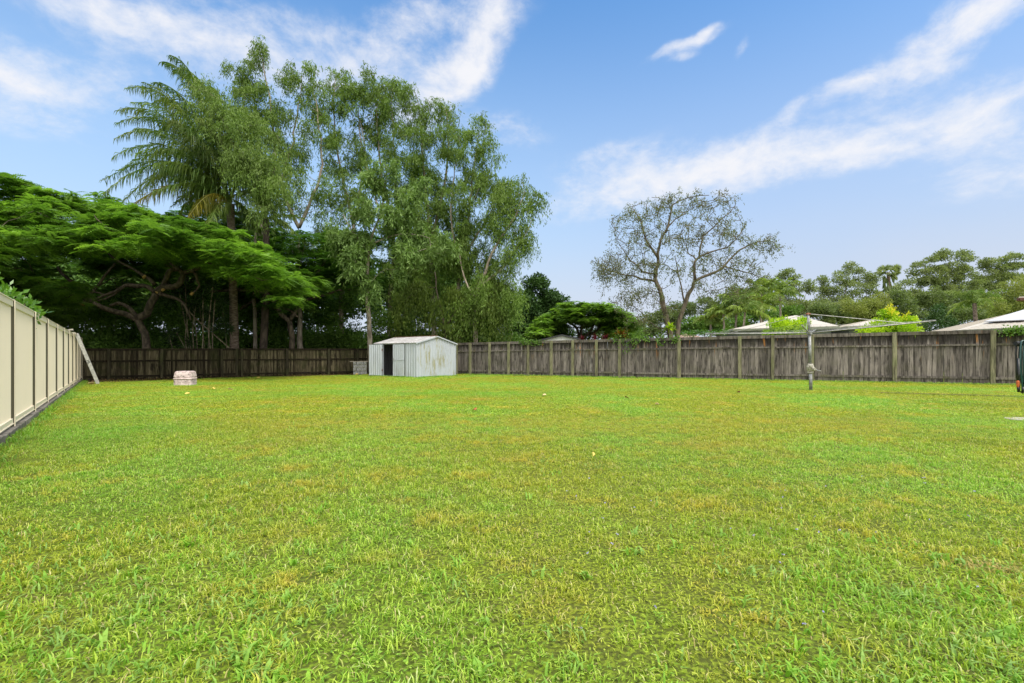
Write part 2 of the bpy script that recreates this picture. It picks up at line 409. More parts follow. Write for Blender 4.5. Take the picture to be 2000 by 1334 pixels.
gum('gum_tree', 'slim gum fourth from the left, standing behind the broadleaf young gum', b,
    [path(b, [(668, 560, 34), (690, 450, 34), (670, 350, 34), (652, 240, 34), (655, 150, 34)]), (path(P(690, 450, 34), [(705, 330, 34), (700, 200, 34)]), .12)],
    fix([(655, 160, 30, 30, 1.2), (648, 215, 36, 42, 1.1), (665, 290, 40, 45, .9), (700, 240, 34, 45, .6), (700, 330, 36, 50, .6), (670, 380, 45, 45, .9), (660, 450, 40, 40, .8)], 34),
    M['gum'], M['bark_gum'], 4, dens=3.4, r0=.28)
b = gp(760, 34)
gum('gum_tree', 'many stemmed gum with a round head in the middle of the clump', b,
    [path(b, [(762, 590, 34), (770, 480, 34), (745, 330, 34), (735, 200, 34)]), (path(gp(775, 34), [(780, 550, 34), (775, 400, 34), (768, 270, 34), (765, 170, 34)]), .18),
     (path(P(770, 470, 34), [(722, 350, 34), (705, 230, 34)]), .12)],
    fix([(730, 165, 40, 28, 1.3), (770, 170, 26, 28, 1), (738, 215, 48, 40, 1.2), (700, 190, 28, 34, 1), (765, 270, 45, 42, .8), (725, 300, 36, 50, .5), (780, 340, 45, 50, 1), (800, 420, 45, 50, 1.2), (790, 500, 50, 50, 1.5)], 34),
    M['gum'], M['bark_gum'], 5, dens=3.8, r0=.3)
b = gp(850, 33)
gum('gum_tree', 'gum leaning right with a ragged head below the highest crowns', b,
    [path(b, [(846, 590, 33), (840, 480, 33), (830, 360, 33), (822, 250, 33), (815, 185, 33)]), (path(P(840, 480, 33), [(868, 360, 33), (875, 270, 33), (868, 205, 33)]), .17)],
    fix([(815, 195, 30, 26, 1.2), (865, 215, 30, 26, 1.2), (815, 255, 38, 42, 1.1), (868, 275, 42, 42, 1.1), (840, 330, 50, 42, 1.2), (860, 400, 55, 48, 1.4), (850, 480, 60, 50, 1.6), (820, 560, 60, 45, 1.8)], 33),
    M['gum'], M['bark_gum'], 6, dens=3.8, r0=.3)
b = gp(895, 32)
gum('gum_tree', 'gum leaning right with long straight limbs spraying toward the open sky', b,
    [path(b, [(895, 600, 32), (900, 520, 32), (915, 420, 32), (925, 330, 32), (935, 260, 32)]), (path(P(900, 510, 32), [(950, 430, 32), (985, 370, 32)]), .15), (path(P(900, 530, 32), [(880, 420, 32), (890, 320, 32)]), .15)],
    fix([(925, 250, 28, 26, 1.2), (948, 290, 32, 32, 1.2), (905, 300, 36, 36, 1), (955, 350, 40, 38, 1.1), (910, 370, 45, 42, 1.1), (985, 385, 34, 34, 1), (940, 430, 55, 42, 1.2), (900, 490, 55, 45, 1.4), (950, 510, 45, 40, 1.2)], 32),
    M['gum'], M['bark_gum'], 7, dens=3.7, r0=.26)
b = gp(930, 30.5)
gum('gum_tree', 'rightmost gum of the clump, its outer boughs hanging low over the fence', b,
    [path(b, [(928, 620, 30.5), (935, 560, 30.5), (970, 480, 30.5), (1005, 420, 30.5), (1025, 380, 30.5)]), (path(P(935, 560, 30.5), [(975, 530, 30.5), (1020, 470, 30.5), (1040, 430, 30.5)]), .14), (path(P(932, 590, 30.5), [(905, 540, 30.5), (900, 480, 30.5)]), .13)],
    fix([(1010, 375, 34, 30, 1.2), (1035, 405, 22, 32, 1.1), (1020, 450, 32, 40, 1), (985, 430, 40, 45, 1), (1005, 510, 30, 36, 1.0), (960, 560, 48, 45, 1.3), (1000, 585, 30, 34, 1.1), (910, 600, 45, 42, 1.4), (965, 610, 34, 30, 1)], 30.5),
    M['gum'], M['bark_gum'], 8, dens=4.4, r0=.26, strand=1.3)
b = gp(868, 30)
gum('weeping_tree', 'low weeping tree with yellowish curtains of foliage just behind the metal shed', b,
    [path(b, [(868, 640, 30), (855, 580, 30), (850, 530, 30)]), (path(P(868, 640, 30), [(905, 590, 30), (930, 560, 30)]), .1)],
    fix([(820, 560, 34, 26, 1.4), (850, 600, 26, 26, 1), (893, 575, 30, 26, 1.2), (915, 620, 20, 26, 1.1), (945, 590, 24, 24, 1.2), (785, 600, 26, 26, 1.2), (965, 560, 22, 22, 1), (975, 610, 14, 20, 1), (875, 640, 30, 12, 1)], 30),
    M['gum_yel'], M['bark_dark'], 9, dens=4.6, r0=.16, rs=.40, strand=1.7, droop=1.1, down=2.2)
b = gp(724, 29.9)
gum('young_gum', 'broadleaf young gum with a flaking pinkish trunk, left of the metal shed', b,
    [path(b, [(722, 640, 29), (718, 560, 28.5), (722, 470, 28), (742, 420, 28), (752, 370, 28), (755, 325, 28)]), (path(P(722, 480, 28), [(780, 455, 27.5), (840, 465, 27.5)]), .07),
     (path(P(722, 500, 28), [(690, 450, 27.5), (672, 420, 27.5)]), .07)],
    fix([(748, 345, 46, 34, 1), (800, 380, 40, 34, 1), (700, 400, 40, 30, .9), (770, 430, 50, 34, .9), (690, 450, 45, 38, 1), (820, 450, 50, 32, 1), (862, 480, 30, 28, 1), (700, 520, 36, 40, .9), (725, 560, 34, 26, .7), (670, 480, 26, 30, .8), (790, 500, 45, 30, .8)], 27.8),
    M['gum_young'], M['bark_pale'], 10, dens=5.0, per=120, rs=.5, L=.25, W=.075, r0=.24, strand=.8, down=.6)

# --- palms
def frond(Q, V, mbr, c, tip, rng, n=60, ll=.75, lw=.05, arch=.3, vb=.5, r=.035, hang=.8):
    c = np.array(c); tip = np.array(tip); L = np.linalg.norm(tip-c)
    ctl = c+(tip-c)*.45+np.array([0, 0, 1])*arch*L
    t = np.linspace(0, 1, 14)[:, None]
    bz = (1-t)**2*c+2*t*(1-t)*ctl+t*t*tip
    mbr.tube(bz, np.linspace(r, r*.2, 14), 4, v=vb)
    t = np.repeat(np.linspace(.14, .995, n), 2)[:, None]
    pos = (1-t)**2*c+2*t*(1-t)*ctl+t*t*tip
    T = unit(2*(1-t)*(ctl-c)+2*t*(tip-ctl))
    side = unit(np.cross(T, np.array([0, 0, 1.])+rng.normal(size=3)*.12))*np.tile([1, -1], n)[:, None]
    A = side*.8+T*.55+rng.normal(size=(2*n, 3))*.2; A[:, 2] -= hang*.35*rng.uniform(.4, 1.5, 2*n)
    A = unit(A); ln = (ll*np.sin(np.clip(t[:, 0]*2.6+.35, 0, 2.75))*rng.uniform(.8, 1.1, 2*n)).clip(.12)
    m = pos+A*ln[:, None]*.5
    D2 = A.copy(); D2[:, 2] -= hang*.9; D2 = unit(D2)
    W = unit(np.cross(A, rng.normal(size=(2*n, 3))*.5+T))*lw/2
    e = m+D2*ln[:, None]*.5
    v = np.clip(vb+rng.normal(size=2*n)*.15, 0, 1)
    Q.append(np.stack([pos-W*.5, pos+W*.5, m+W, m-W], 1)); V.append(v)
    Q.append(np.stack([m-W, m+W, e+W*.1, e-W*.1], 1)); V.append(v)
def palm(name, label, base, c, tips, mat, seed, r=.2, group=None, ll=.75, lw=.05, n=60, arch=.3, yel=(), bark=None, fr=.035, hang=.8):
    rng = np.random.default_rng(seed)
    root = empty(name, base, label, 'palm', group)
    mb = MB(); p = resample([base, base+(np.array(c)-base)*.5+rng.normal(size=3)*.08*np.array([1, 1, 0]), np.array(c)+np.array([0, 0, -.1])], .3)
    rr = r*(1.15-.25*np.linspace(0, 1, len(p)))*(1+.03*np.sin(np.arange(len(p))*2.2))
    mb.tube(p, rr, 14); mb.build('trunk', bark or M['bark_palm'], root, smooth=True)
    for k, tp in enumerate(tips):
        Q = []; V = []; m2 = MB(); vb_ = rng.uniform(.05, .95)
        frond(Q, V, m2, np.array(c)+rng.normal(size=3)*r*.4, tp, rng, n, ll, lw, arch*rng.uniform(.7, 1.2), vb_, fr, hang)
        # stalk quads join the leaflets in one frond mesh
        sv = np.concatenate(m2.V); sf = [f for f in m2.Fc if len(f) == 4]
        Q.append(sv[np.array(sf)]); V.append(np.full(len(sf), .8))
        quads_obj('frond', np.concatenate(Q), np.concatenate(V), M['palm_yel'] if k in yel else mat, root)
    return root
rngp = np.random.default_rng(77)
b = gp(459, 28.4); c = P(450, 395, 28.4)
tl = [(222, 305, -1.5), (203, 352, .8), (250, 172, 1.0), (332, 108, -.8), (375, 150, 1.2), (262, 250, -2), (300, 320, -2.5), (232, 215, 2), (300, 200, 2.2), (280, 160, -1.8), (330, 230, -3),
      (248, 408, -.8), (365, 430, -2.5), (410, 170, 2.0), (530, 400, -1), (545, 330, 1.5), (470, 210, 2), (400, 460, -2.5), (510, 450, 1), (350, 420, 1.5), (480, 300, -2), (520, 250, 1.6), (240, 330, .3), (225, 270, -.6), (262, 200, .4), (300, 160, .9), (345, 140, 1.8), (310, 260, 2.6), (350, 300, 3), (270, 380, 1.6), (330, 350, -1), (390, 230, -2.5), (355, 200, -2), (420, 260, 2.5), (205, 375, -1.4), (235, 400, 1.2), (285, 350, 1.8), (265, 300, -1.8), (300, 375, -2.2), (340, 400, 1.5), (230, 240, 1.2), (318, 120, 1.8)]
palm('palm_tree', 'tall feather palm with long arching fronds on a straight ringed trunk behind the dark fence', b, c,
     [P(x, y, 28.4+dd) for x, y, dd in tl], M['palm'], 20, r=.22, ll=1.3, lw=.045, n=110, arch=.5, yel=(11, 12), fr=.04, hang=2.3)
# brown flared trunk of a second palm behind
b = gp(512, 29.2); c = P(520, 425, 29.2)
palm('palm_tree', 'second feather palm with a brown flared trunk half hidden behind the first', b, c,
     [P(x, y, 29.2+dd) for x, y, dd in [(440, 430, 1), (600, 430, 1.5), (560, 370, -1), (480, 360, 1), (590, 470, -1), (470, 470, 1), (530, 340, 2)]], M['palm'], 21, r=.2, ll=.8, lw=.06, n=46, arch=.35, fr=.04, bark=M['bark_dark'])

# --- poincianas: layered fern-like fronds
def poinciana_leaves(discs, rng, per=12, fr=5, Rl=.58, ll=.17, lw=.075, nl=7):
    """discs: array (n,4) centre + radius"""
    n = len(discs); ci = np.repeat(np.arange(n), per)
    a = rng.random(n*per)*2*math.pi; rr = np.sqrt(rng.random(n*per))
    c = discs[ci, :3]+np.stack([np.cos(a)*rr, np.sin(a)*rr, np.zeros(n*per)], 1)*discs[ci, 3:4]
    c[:, 2] += -.22*rr*rr*discs[ci, 3]+rng.normal(size=n*per)*.06
    tone = rng.random(n)[ci]*.3+rng.random(n*per)**2*.75
    m = len(c)*fr; fi = np.repeat(np.arange(len(c)), fr)
    az = rng.random(m)*2*math.pi; tilt = rng.normal(.10, .22, m)
    A = unit(np.stack([np.cos(az), np.sin(az), tilt], 1))
    nrm = unit(np.stack([rng.normal(size=m)*.22, rng.normal(size=m)*.22, np.ones(m)], 1))
    S = unit(np.cross(A, nrm)); Rr = Rl*rng.uniform(.7, 1.15, m)
    t = np.linspace(.12, 1, nl)
    Q = []; V = []
    for sg in (-1, 1):
        for k in range(nl):
            p = c[fi]+A*(Rr*t[k])[:, None]; p[:, 2] -= .18*t[k]**2
            le = ll*math.sin(min(1, t[k]*1.1)*2.6+.35)+.03
            ax = S*sg*.85+A*.5; ax[:, 2] -= .12
            Q.append(leafquads(p, ax, le, lw, rng, S=unit(A-ax*.3))); V.append(np.clip(tone[fi]+rng.normal(size=m)*.08+.15, 0, 1))
    return np.concatenate(Q), np.concatenate(V), c
def interp(x, tab): return np.interp(x, [a for a, _ in tab], [b for _, b in tab])
# large left poinciana
rng = np.random.default_rng(31)
D0 = 27.0
top = [(-250, 405), (-100, 400), (0, 400), (60, 380), (130, 376), (210, 398), (300, 435), (400, 468), (480, 486), (560, 512), (620, 552)]
bot = [(-250, 600), (0, 580), (60, 575), (140, 548), (230, 520), (300, 505), (380, 505), (450, 522), (520, 538), (620, 582)]
discs = []
for _ in range(820):
    px = rng.uniform(-250, 620); q = rng.uniform(-1, 1)
    if px > 430:
        q = rng.uniform(-.9, .1)
        if rng.random() < .45: continue
    zt = HC+(HY-interp(px, top))/F*D0; zb = HC+(HY-interp(px, bot))/F*D0
    u = rng.random()**.7
    dome = math.sqrt(max(0, 1-q*q)); zt2 = zb-.9+(zt-zb+.9)*(dome*.9+.1)
    zb2 = zb-.9*abs(q)
    y = D0+q*7.5
    discs.append((((px-1000)/F*D0)*(1-.18*q*q)+q*0, y, zb2+(zt2-zb2)*u+rng.normal()*.28, rng.uniform(.45, .95)))
# low front boughs on the left above the metal fence
for _ in range(46):
    px = rng.uniform(-120, 150); py = rng.uniform(545, 615); d = rng.uniform(22, 25)
    if py > 585 and px > 90: py -= 25
    discs.append((*P(px, py, d), rng.uniform(.5, .9)))
for _ in range(70):
    px = rng.uniform(-60, 600); d = rng.uniform(22, 31); discs.append((((px-1000)/F*D0), d, HC+(HY-interp(px, top)+rng.uniform(-26, 12))/F*D0*.97, rng.uniform(.3, .6)))
discs = np.array(discs)
b = gp(287, 26)
root = empty('poinciana_tree', b, 'wide flat topped poinciana with bright ferny layers and bare pruned limbs at far left', 'tree')
mb = MB(); nodes = []
k = lambda l, d=26: [P(x, y, d) for x, y in l]
limb(mb, nodes, [b]+k([(284, 668), (276, 640), (268, 622)]), .21, .15, rng, 12, .02)
limb(mb, nodes, k([(268, 624), (246, 614), (216, 606), (182, 590), (150, 560), (110, 520)]), .17, .06, rng, 10, .04)
limb(mb, nodes, k([(268, 622), (287, 612), (296, 590), (305, 572)]), .20, .17, rng, 10, .02)
limb(mb, nodes, k([(305, 572), (289, 560), (268, 559), (246, 557), (228, 568), (205, 577), (162, 594)]), .13, .06, rng, 8, .02)
limb(mb, nodes, k([(305, 572), (318, 560), (338, 561), (352, 552), (357, 534), (345, 524), (325, 505), (300, 480), (260, 450)]), .19, .07, rng, 9, .02)
limb(mb, nodes, k([(318, 560), (324, 545), (332, 530), (345, 524)]), .13, .12, rng, 8, .01)
limb(mb, nodes, k([(302, 556), (292, 545), (275, 535), (240, 515), (205, 490)]), .11, .05, rng, 8, .02)
limb(mb, nodes, k([(205, 577), (180, 570), (150, 588), (110, 598)]), .06, .03, rng, 6, .02)
limb(mb, nodes, k([(246, 557), (222, 575), (190, 588), (135, 592)]), .06, .025, rng, 6, .02)
limb(mb, nodes, k([(160, 597), (185, 565), (205, 540), (225, 515)]), .10, .05, rng, 8, .02)
limb(mb, nodes, k([(357, 534), (378, 530), (386, 548), (389, 560), (374, 573)]), .09, .05, rng, 8, .01)
limb(mb, nodes, k([(305, 572), (345, 583), (362, 598), (372, 625)]), .11, .05, rng, 7, .02)
limb(mb, nodes, k([(268, 622), (252, 600), (232, 592), (215, 598)]), .12, .07, rng, 7, .02)
limb(mb, nodes, k([(357, 534), (400, 520), (460, 500), (520, 510)]), .12, .05, rng, 7, .03)
limb(mb, nodes, k([(182, 590), (120, 560), (40, 530), (-60, 500)], 26.5), .14, .05, rng, 8, .05)
grow(mb, nodes, discs[rng.permutation(len(discs))[:300], :3]-np.array([0, 0, .12]), rng, rmax=.10, rmin=.015, sag=.05, n=5)
mb.build('trunk', M['bark_poin'], root, smooth=True)
for (x, y, l) in [(161, 595, 1), (306, 571, 1), (374, 574, 1), (281, 541, 1), (318, 566, 1)]:
    m2 = MB(); c = P(x, y, 25.86); m2.tube([c+[0, .10, .06], c-[.02, .02, .02]], [.075, .07], 10)
    m2.build('cut_end', M['cut'], root)
Q, V, _ = poinciana_leaves(discs, rng, per=10, fr=6)
quads_obj('crown', Q, V, M['poin'], root)
# second poinciana in the shade, limb reaching left across the palm
rng = np.random.default_rng(33)
b = gp(573, 29.6)
discs = []
for _ in range(150):
    px = rng.uniform(470, 740); d = rng.uniform(28.5, 35)
    py = rng.uniform(*( (450, 560) if px > 560 else (520, 600)))
    discs.append((*P(px, py, d), rng.uniform(.6, 1.1)))
discs = np.array(discs)
root = empty('poinciana_tree', b, 'shaded dark green poinciana whose crooked limb crosses behind the palm trunk', 'tree')
mb = MB(); nodes = []; k = lambda l, d=29.3: [P(x, y, d) for x, y in l]
limb(mb, nodes, [b]+k([(570, 660), (566, 628)]), .2, .14, rng, 10, .02)
limb(mb, nodes, k([(566, 628), (548, 612), (538, 590), (522, 576), (500, 568), (466, 566), (430, 568), (405, 572)]), .14, .08, rng, 8, .03)
limb(mb, nodes, k([(566, 626), (580, 606), (587, 590), (580, 575)]), .11, .06, rng, 8, .01)
limb(mb, nodes, k([(545, 602), (560, 603), (576, 614), (583, 620)]), .08, .05, rng, 8, .01)
limb(mb, nodes, k([(584, 590), (620, 580), (660, 568), (690, 565)], 31), .10, .05, rng, 8, .04)
limb(mb, nodes, k([(460, 610), (490, 590), (520, 575), (560, 570)], 31), .12, .05, rng, 8, .04)
limb(mb, nodes, k([(566, 628), (600, 560), (640, 500)], 31), .15, .05, rng, 8, .04)
grow(mb, nodes, discs[:, :3]-np.array([0, 0, .1]), rng, rmax=.08, rmin=.014, sag=.05, n=4)
mb.build('trunk', M['bark_poin'], root, smooth=True)
Q, V, _ = poinciana_leaves(discs, rng, per=9, fr=5)
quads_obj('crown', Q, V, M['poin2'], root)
rng = np.random.default_rng(34)
b = gp(350, 34); discs = []
for _ in range(300):
    px = rng.uniform(170, 560); d = rng.uniform(31.5, 37); t_ = (px-365)/195
    py = rng.uniform(398+45*t_*t_, 520)
    discs.append((*P(px, py, d), rng.uniform(.6, 1.1)))
for _ in range(60):
    px = rng.uniform(480, 640); discs.append((*P(px, rng.uniform(520, 640), rng.uniform(32, 36)), rng.uniform(.5, .9)))
discs = np.array(discs)
root = empty('poinciana_tree', b, 'dark green spreading tree filling in behind the palm and the pruned limbs', 'tree')
mb = MB(); nodes = []; k = lambda l, d=34: [P(x, y, d) for x, y in l]
limb(mb, nodes, [b]+k([(352, 640), (358, 590), (365, 540)]), .22, .12, rng, 9, .03)
limb(mb, nodes, k([(358, 590), (310, 530), (260, 480), (230, 440)]), .12, .04, rng, 7, .04)
limb(mb, nodes, k([(365, 560), (420, 500), (470, 450), (510, 430)]), .12, .04, rng, 7, .04)
limb(mb, nodes, k([(365, 540), (370, 480), (372, 430)]), .1, .04, rng, 7, .04)
grow(mb, nodes, discs[:, :3]-np.array([0, 0, .1]), rng, rmax=.06, rmin=.012, sag=.05, n=4)
mb.build('trunk', M['bark_poin'], root, smooth=True)
Q, V, _ = poinciana_leaves(discs, rng, per=9, fr=5)
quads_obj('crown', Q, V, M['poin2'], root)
# small poinciana right of the dark dense tree
rng = np.random.default_rng(35)
D1 = 40.0; b = gp(1136, D1)
top = [(1045, 640), (1065, 615), (1090, 598), (1120, 592), (1145, 584), (1175, 594), (1200, 596), (1225, 618)]
discs = []
for _ in range(230):
    px = rng.uniform(1045, 1225); q = rng.uniform(-1, 1); t = interp(px, top); lo = 664 if px < 1095 else (656 if px > 1185 else 634)
    u = rng.random()**.8
    py = lo+(t-lo)*u*(.55+.45*math.sqrt(1-q*q))+rng.normal()*3
    c = P(px, py, D1); c[1] += q*3.2; discs.append((*c, rng.uniform(.5, .9)))
discs = np.array(discs)
root = empty('poinciana_tree', b, 'small rounded poinciana with spreading brown limbs above the grey gabled outbuilding', 'tree')
mb = MB(); nodes = []; k = lambda l, d=D1: [P(x, y, d) for x, y in l]
limb(mb, nodes, [b]+k([(1134, 665), (1133, 655)]), .3, .24, rng, 9, .01)
for l in ([(1133, 660), (1125, 640), (1105, 625), (1085, 615)], [(1134, 660), (1136, 630), (1140, 605)], [(1136, 662), (1155, 645), (1165, 625), (1170, 608)], [(1150, 655), (1166, 645), (1180, 625), (1200, 612)]):
    limb(mb, nodes, k(l), .14, .05, rng, 7, .03)
grow(mb, nodes, discs[:, :3], rng, rmax=.07, rmin=.015, sag=.03, n=4)
mb.build('trunk', M['bark_poin'], root, smooth=True)
Q, V, _ = poinciana_leaves(discs, rng, per=11, fr=5, Rl=.5, ll=.2, lw=.09, nl=6)
quads_obj('crown', Q, V, M['poin3'], root)
LATE = True

# --- dense dark tree
b = gp(1050, 45)
gum('mango_tree', 'dense dark green round headed tree beside the weeping gums', b, [path(b, [(1050, 640, 45), (1050, 600, 45)]), (path(gp(1050, 45), [(1030, 620, 45), (1020, 590, 45)]), .2)],
    fix([(1052, 580, 38, 34, 1), (1030, 610, 38, 40, 1), (1075, 610, 30, 40, 1), (1050, 640, 50, 35, 1), (1090, 650, 26, 24, 1), (1010, 645, 30, 30, 1)], 45),
    M['mango'], M['bark_dark'], 40,  dens=9.0, per=220, rs=.62, L=.28, W=.13, r0=.3, kind='ball', up=.1)
b = gp(1002, 36)
gum('slender_tree', 'slender pale trunked sapling standing alone at the right edge of the weeping gums', b, [path(b, [(998, 640, 36), (992, 600, 36)])],
    fix([(985, 590, 24, 24, 1), (965, 625, 26, 30, 1), (945, 640, 22, 26, 1)], 36), M['mid'], M['bark_pale'], 41, dens=5, per=110, r0=.11, rs=.5)

# --- thin airy bottlebrush tree
DB = 26.5
b = gp(1318, DB)
k = lambda l, d=DB: [P(x, y, d) for x, y in l]
bt = [(k([(1318, 700), (1306, 640), (1298, 600), (1288, 565), (1281, 545), (1283, 510), (1288, 480), (1300, 455), (1318, 428), (1345, 410)]), .24),
      (k([(1320, 690), (1326, 630), (1338, 595), (1352, 560), (1358, 548), (1390, 535), (1412, 520), (1445, 490), (1480, 472), (1515, 472)]), .20),
      (k([(1358, 548), (1354, 520), (1360, 505), (1385, 495), (1420, 482), (1450, 450)]), .12),
      (k([(1360, 508), (1345, 495), (1340, 480)]), .06),
      (k([(1281, 550), (1262, 545), (1240, 542), (1215, 535), (1180, 525)]), .10),
      (k([(1283, 535), (1255, 530), (1230, 505), (1210, 480)]), .08),
      (k([(1286, 505), (1262, 470), (1250, 430), (1235, 405)]), .10),
      (k([(1300, 455), (1310, 420), (1312, 400), (1345, 385), (1385, 380)]), .08),
      (k([(1365, 505), (1375, 460), (1410, 430), (1435, 400)]), .07), (k([(1338, 595), (1325, 540), (1320, 500)]), .07),
      (k([(1305, 640), (1290, 590), (1295, 560)]), .08), (k([(1412, 520), (1450, 530), (1480, 540)]), .06)]
gum('bottlebrush_tree', 'airy thin leafed tree with two leaning dark trunks alone above the right fence', b, bt,
    fix([(1265, 405, 60, 28, 1.1), (1340, 395, 62, 26, 1), (1400, 400, 45, 28, .9), (1230, 450, 45, 40, 1), (1300, 450, 55, 45, .9), (1370, 450, 55, 45, 1), (1440, 450, 45, 40, .9), (1490, 475, 42, 24, .9), (1512, 478, 24, 14, .9), (1182, 522, 30, 22, 1.3),
         (1200, 520, 50, 28, 1.8), (1255, 510, 50, 36, 1.1), (1330, 520, 45, 45, .6), (1400, 510, 50, 36, 1), (1460, 530, 45, 34, .9), (1230, 570, 50, 34, 1.2), (1290, 580, 40, 40, .6), (1380, 560, 45, 30, .7), (1430, 560, 40, 24, .8), (1250, 610, 34, 26, 1.0)], DB),
    M['bottle'], M['bark_bottle'], 50, dens=17, per=19, rs=.34, L=.12, W=.040, strand=.7, rmax=.05, down=.5, rmin=.013)

# --- understorey shrubs and trees behind the back fence
und = 'understorey bushes behind the dark fence'; bk = 'dark trees closing the view behind the clump'
def mass(name, label, cat, d, ells, mat, seed, dens=7, per=150, rs=.6, L=.22, W=.09, group=None, bark=None, base=None, up=.1, r0=.12, trunk=True, flat=.8, dy=1.0, kind='ball', **kw):
    base = gp(ells[0][0], d) if base is None else base
    if group == und or group == bk: ells = list(ells)+[(e[0]+7, 676, e[2]*1.15, 20, 1.2) for e in ells]
    tr = [path(base, [(ells[0][0], ells[0][1]+2, d)])]
    return gum(name, label, base, tr, fix(ells, d), mat, bark or M['bark_dark'], seed, dens=dens, per=per, rs=rs, L=L, W=W, r0=r0, kind=kind, up=up, group=group, cat=cat, flat=flat, dy=dy, **kw)
und = 'understorey bushes behind the dark fence'
mass('bush', 'dark bush filling the corner behind the ladder', 'bush', 28, [(175, 630, 60, 45, 1.2), (110, 640, 60, 50, 1.2), (60, 640, 60, 50, 1), (200, 600, 40, 30, 1)], M['mid'], 101, group=und)
mass('bush', 'shaded bush under the bare pruned limbs of the poinciana', 'bush', 30, [(250, 650, 50, 35, 1), (300, 640, 50, 45, 1), (220, 610, 50, 40, .8)], M['dark'], 102, group=und)
mass('bush', 'shaded bush between the cane clump and the tall palm trunk', 'bush', 31, [(400, 640, 55, 45, 1), (350, 620, 50, 60, 1), (430, 600, 40, 50, 1)], M['dark'], 103, group=und)
mass('bush', 'leafy dark bush just right of the tall palm trunk', 'bush', 33, [(510, 640, 45, 40, 1), (490, 600, 36, 36, .7), (540, 640, 44, 40, 1.2), (560, 600, 36, 40, 1)], M['mid'], 104, group=und)
mass('bush', 'sunlit grey green bush seen through the gap between trunks', 'bush', 37, [(600, 655, 30, 26, 1), (630, 640, 30, 30, 1), (610, 620, 24, 22, .6)], M['mid'], 105, group=und)
mass('bush', 'dark bush left of the flaking young gum trunk', 'bush', 34, [(670, 640, 36, 40, 1), (655, 600, 36, 40, 1), (690, 590, 30, 30, .9), (640, 665, 40, 20, 1), (620, 600, 40, 30, 1)], M['mid'], 106, group=und)
mass('bush', 'fresh green leafy bush touching the left end of the shed roof', 'bush', 31, [(765, 640, 36, 26, 1), (740, 630, 28, 26, 1), (790, 625, 26, 22, .8)], M['mid'], 107, group=und)
mass('bush', 'deep shaded bush behind the ridge of the shed roof', 'bush', 35, [(830, 640, 50, 40, 1), (890, 640, 50, 40, 1), (770, 600, 50, 40, 1)], M['dark'], 108, group=und)
mass('bush', 'dark leafy bush right of the shed behind the arching banana leaf', 'bush', 34, [(945, 650, 36, 30, 1), (985, 640, 34, 34, 1), (905, 660, 30, 24, 1), (985, 600, 26, 34, 1)], M['mid'], 109, group=und)
bk = 'dark trees closing the view behind the clump'
mass('shade_tree', 'dark tree behind the left poinciana, filling the gap at far left', 'tree', 42, [(60, 560, 90, 70, 1), (-60, 560, 90, 80, 1), (160, 560, 80, 70, 1), (20, 460, 120, 40, .6)], M['dark'], 111, dens=5.5, per=170, rs=.9, L=.42, W=.2, group=bk, r0=.4, dy=.5)
mass('shade_tree', 'dark tree seen beneath the palm between poinciana limbs', 'tree', 44, [(330, 570, 90, 70, 1), (420, 540, 70, 60, 1), (260, 580, 60, 60, 1), (480, 590, 60, 60, .9)], M['mid'], 112, dens=5.5, per=170, rs=.9, L=.42, W=.2, group=bk, r0=.4, dy=.5)
mass('shade_tree', 'dark tree behind the open gum with the forked trunk', 'tree', 46, [(620, 570, 60, 60, .9), (700, 560, 60, 70, 1), (560, 600, 50, 50, 1), (670, 500, 60, 40, .7)], M['mid'], 113, dens=5.0, per=170, rs=.9, L=.42, W=.2, group=bk, r0=.4, dy=.5)
mass('shade_tree', 'dark tree behind the shed and the many stemmed gum', 'tree', 44, [(800, 560, 70, 60, 1), (880, 570, 60, 55, 1), (940, 600, 50, 50, 1), (840, 500, 60, 40, .8)], M['dark'], 114, dens=5.0, per=170, rs=.9, L=.42, W=.2, group=bk, r0=.4, dy=.5)

# cane clump
rng = np.random.default_rng(61)
root = empty('cane_clump', gp(392, 27), 'clump of thin pale canes with dark strappy heads left of the palm trunk', 'plant')
heads = []
canes = [(372, 680, 362, 560, .03), (378, 680, 371, 600, .03), (383, 680, 384, 590, .025), (389, 680, 376, 590, .03), (391, 680, 396, 575, .03), (396, 680, 390, 600, .025), (418, 680, 420, 585, .04), (424, 680, 416, 560, .035),
         (375, 680, 330, 655, .02), (378, 680, 345, 650, .02), (385, 680, 350, 570, .03), (428, 680, 435, 610, .02), (402, 682, 412, 620, .02)]
for x0, y0, x1, y1, r in canes:
    d = 26.6+rng.uniform(0, 1.2); m2 = MB()
    a = gp(x0, d); e = P(x1, y1, d); m = (a+e)/2+rng.normal(size=3)*.15
    m2.tube(resample([a, m, e], .3), r*.8, 6); m2.build('cane', M['cane'], root, smooth=True); heads.append(e)
m2 = MB(); m2.tube([P(448, 680, 26.9), P(420, 655, 26.9), P(385, 625, 26.9), P(362, 600, 26.9)], .03, 6); m2.build('cane', M['cane'], root)
heads = np.concatenate([np.array(heads), P(355, 605, 27)+rng.normal(size=(10, 3))*np.array([1.4, .5, 1.2]), P(425, 640, 27)+rng.normal(size=(8, 3))*np.array([.6, .4, .8])])
n = len(heads)*44; ci = np.repeat(np.arange(len(heads)), 44); A = unit(rng.normal(size=(n, 3))+np.array([0, 0, .3]))
quads_obj('foliage', leafquads(heads[ci]+A*.04, A+np.array([0, 0, -.25]), rng.uniform(.35, .6, n), .045, rng), rng.random(n), M['strap'], root)

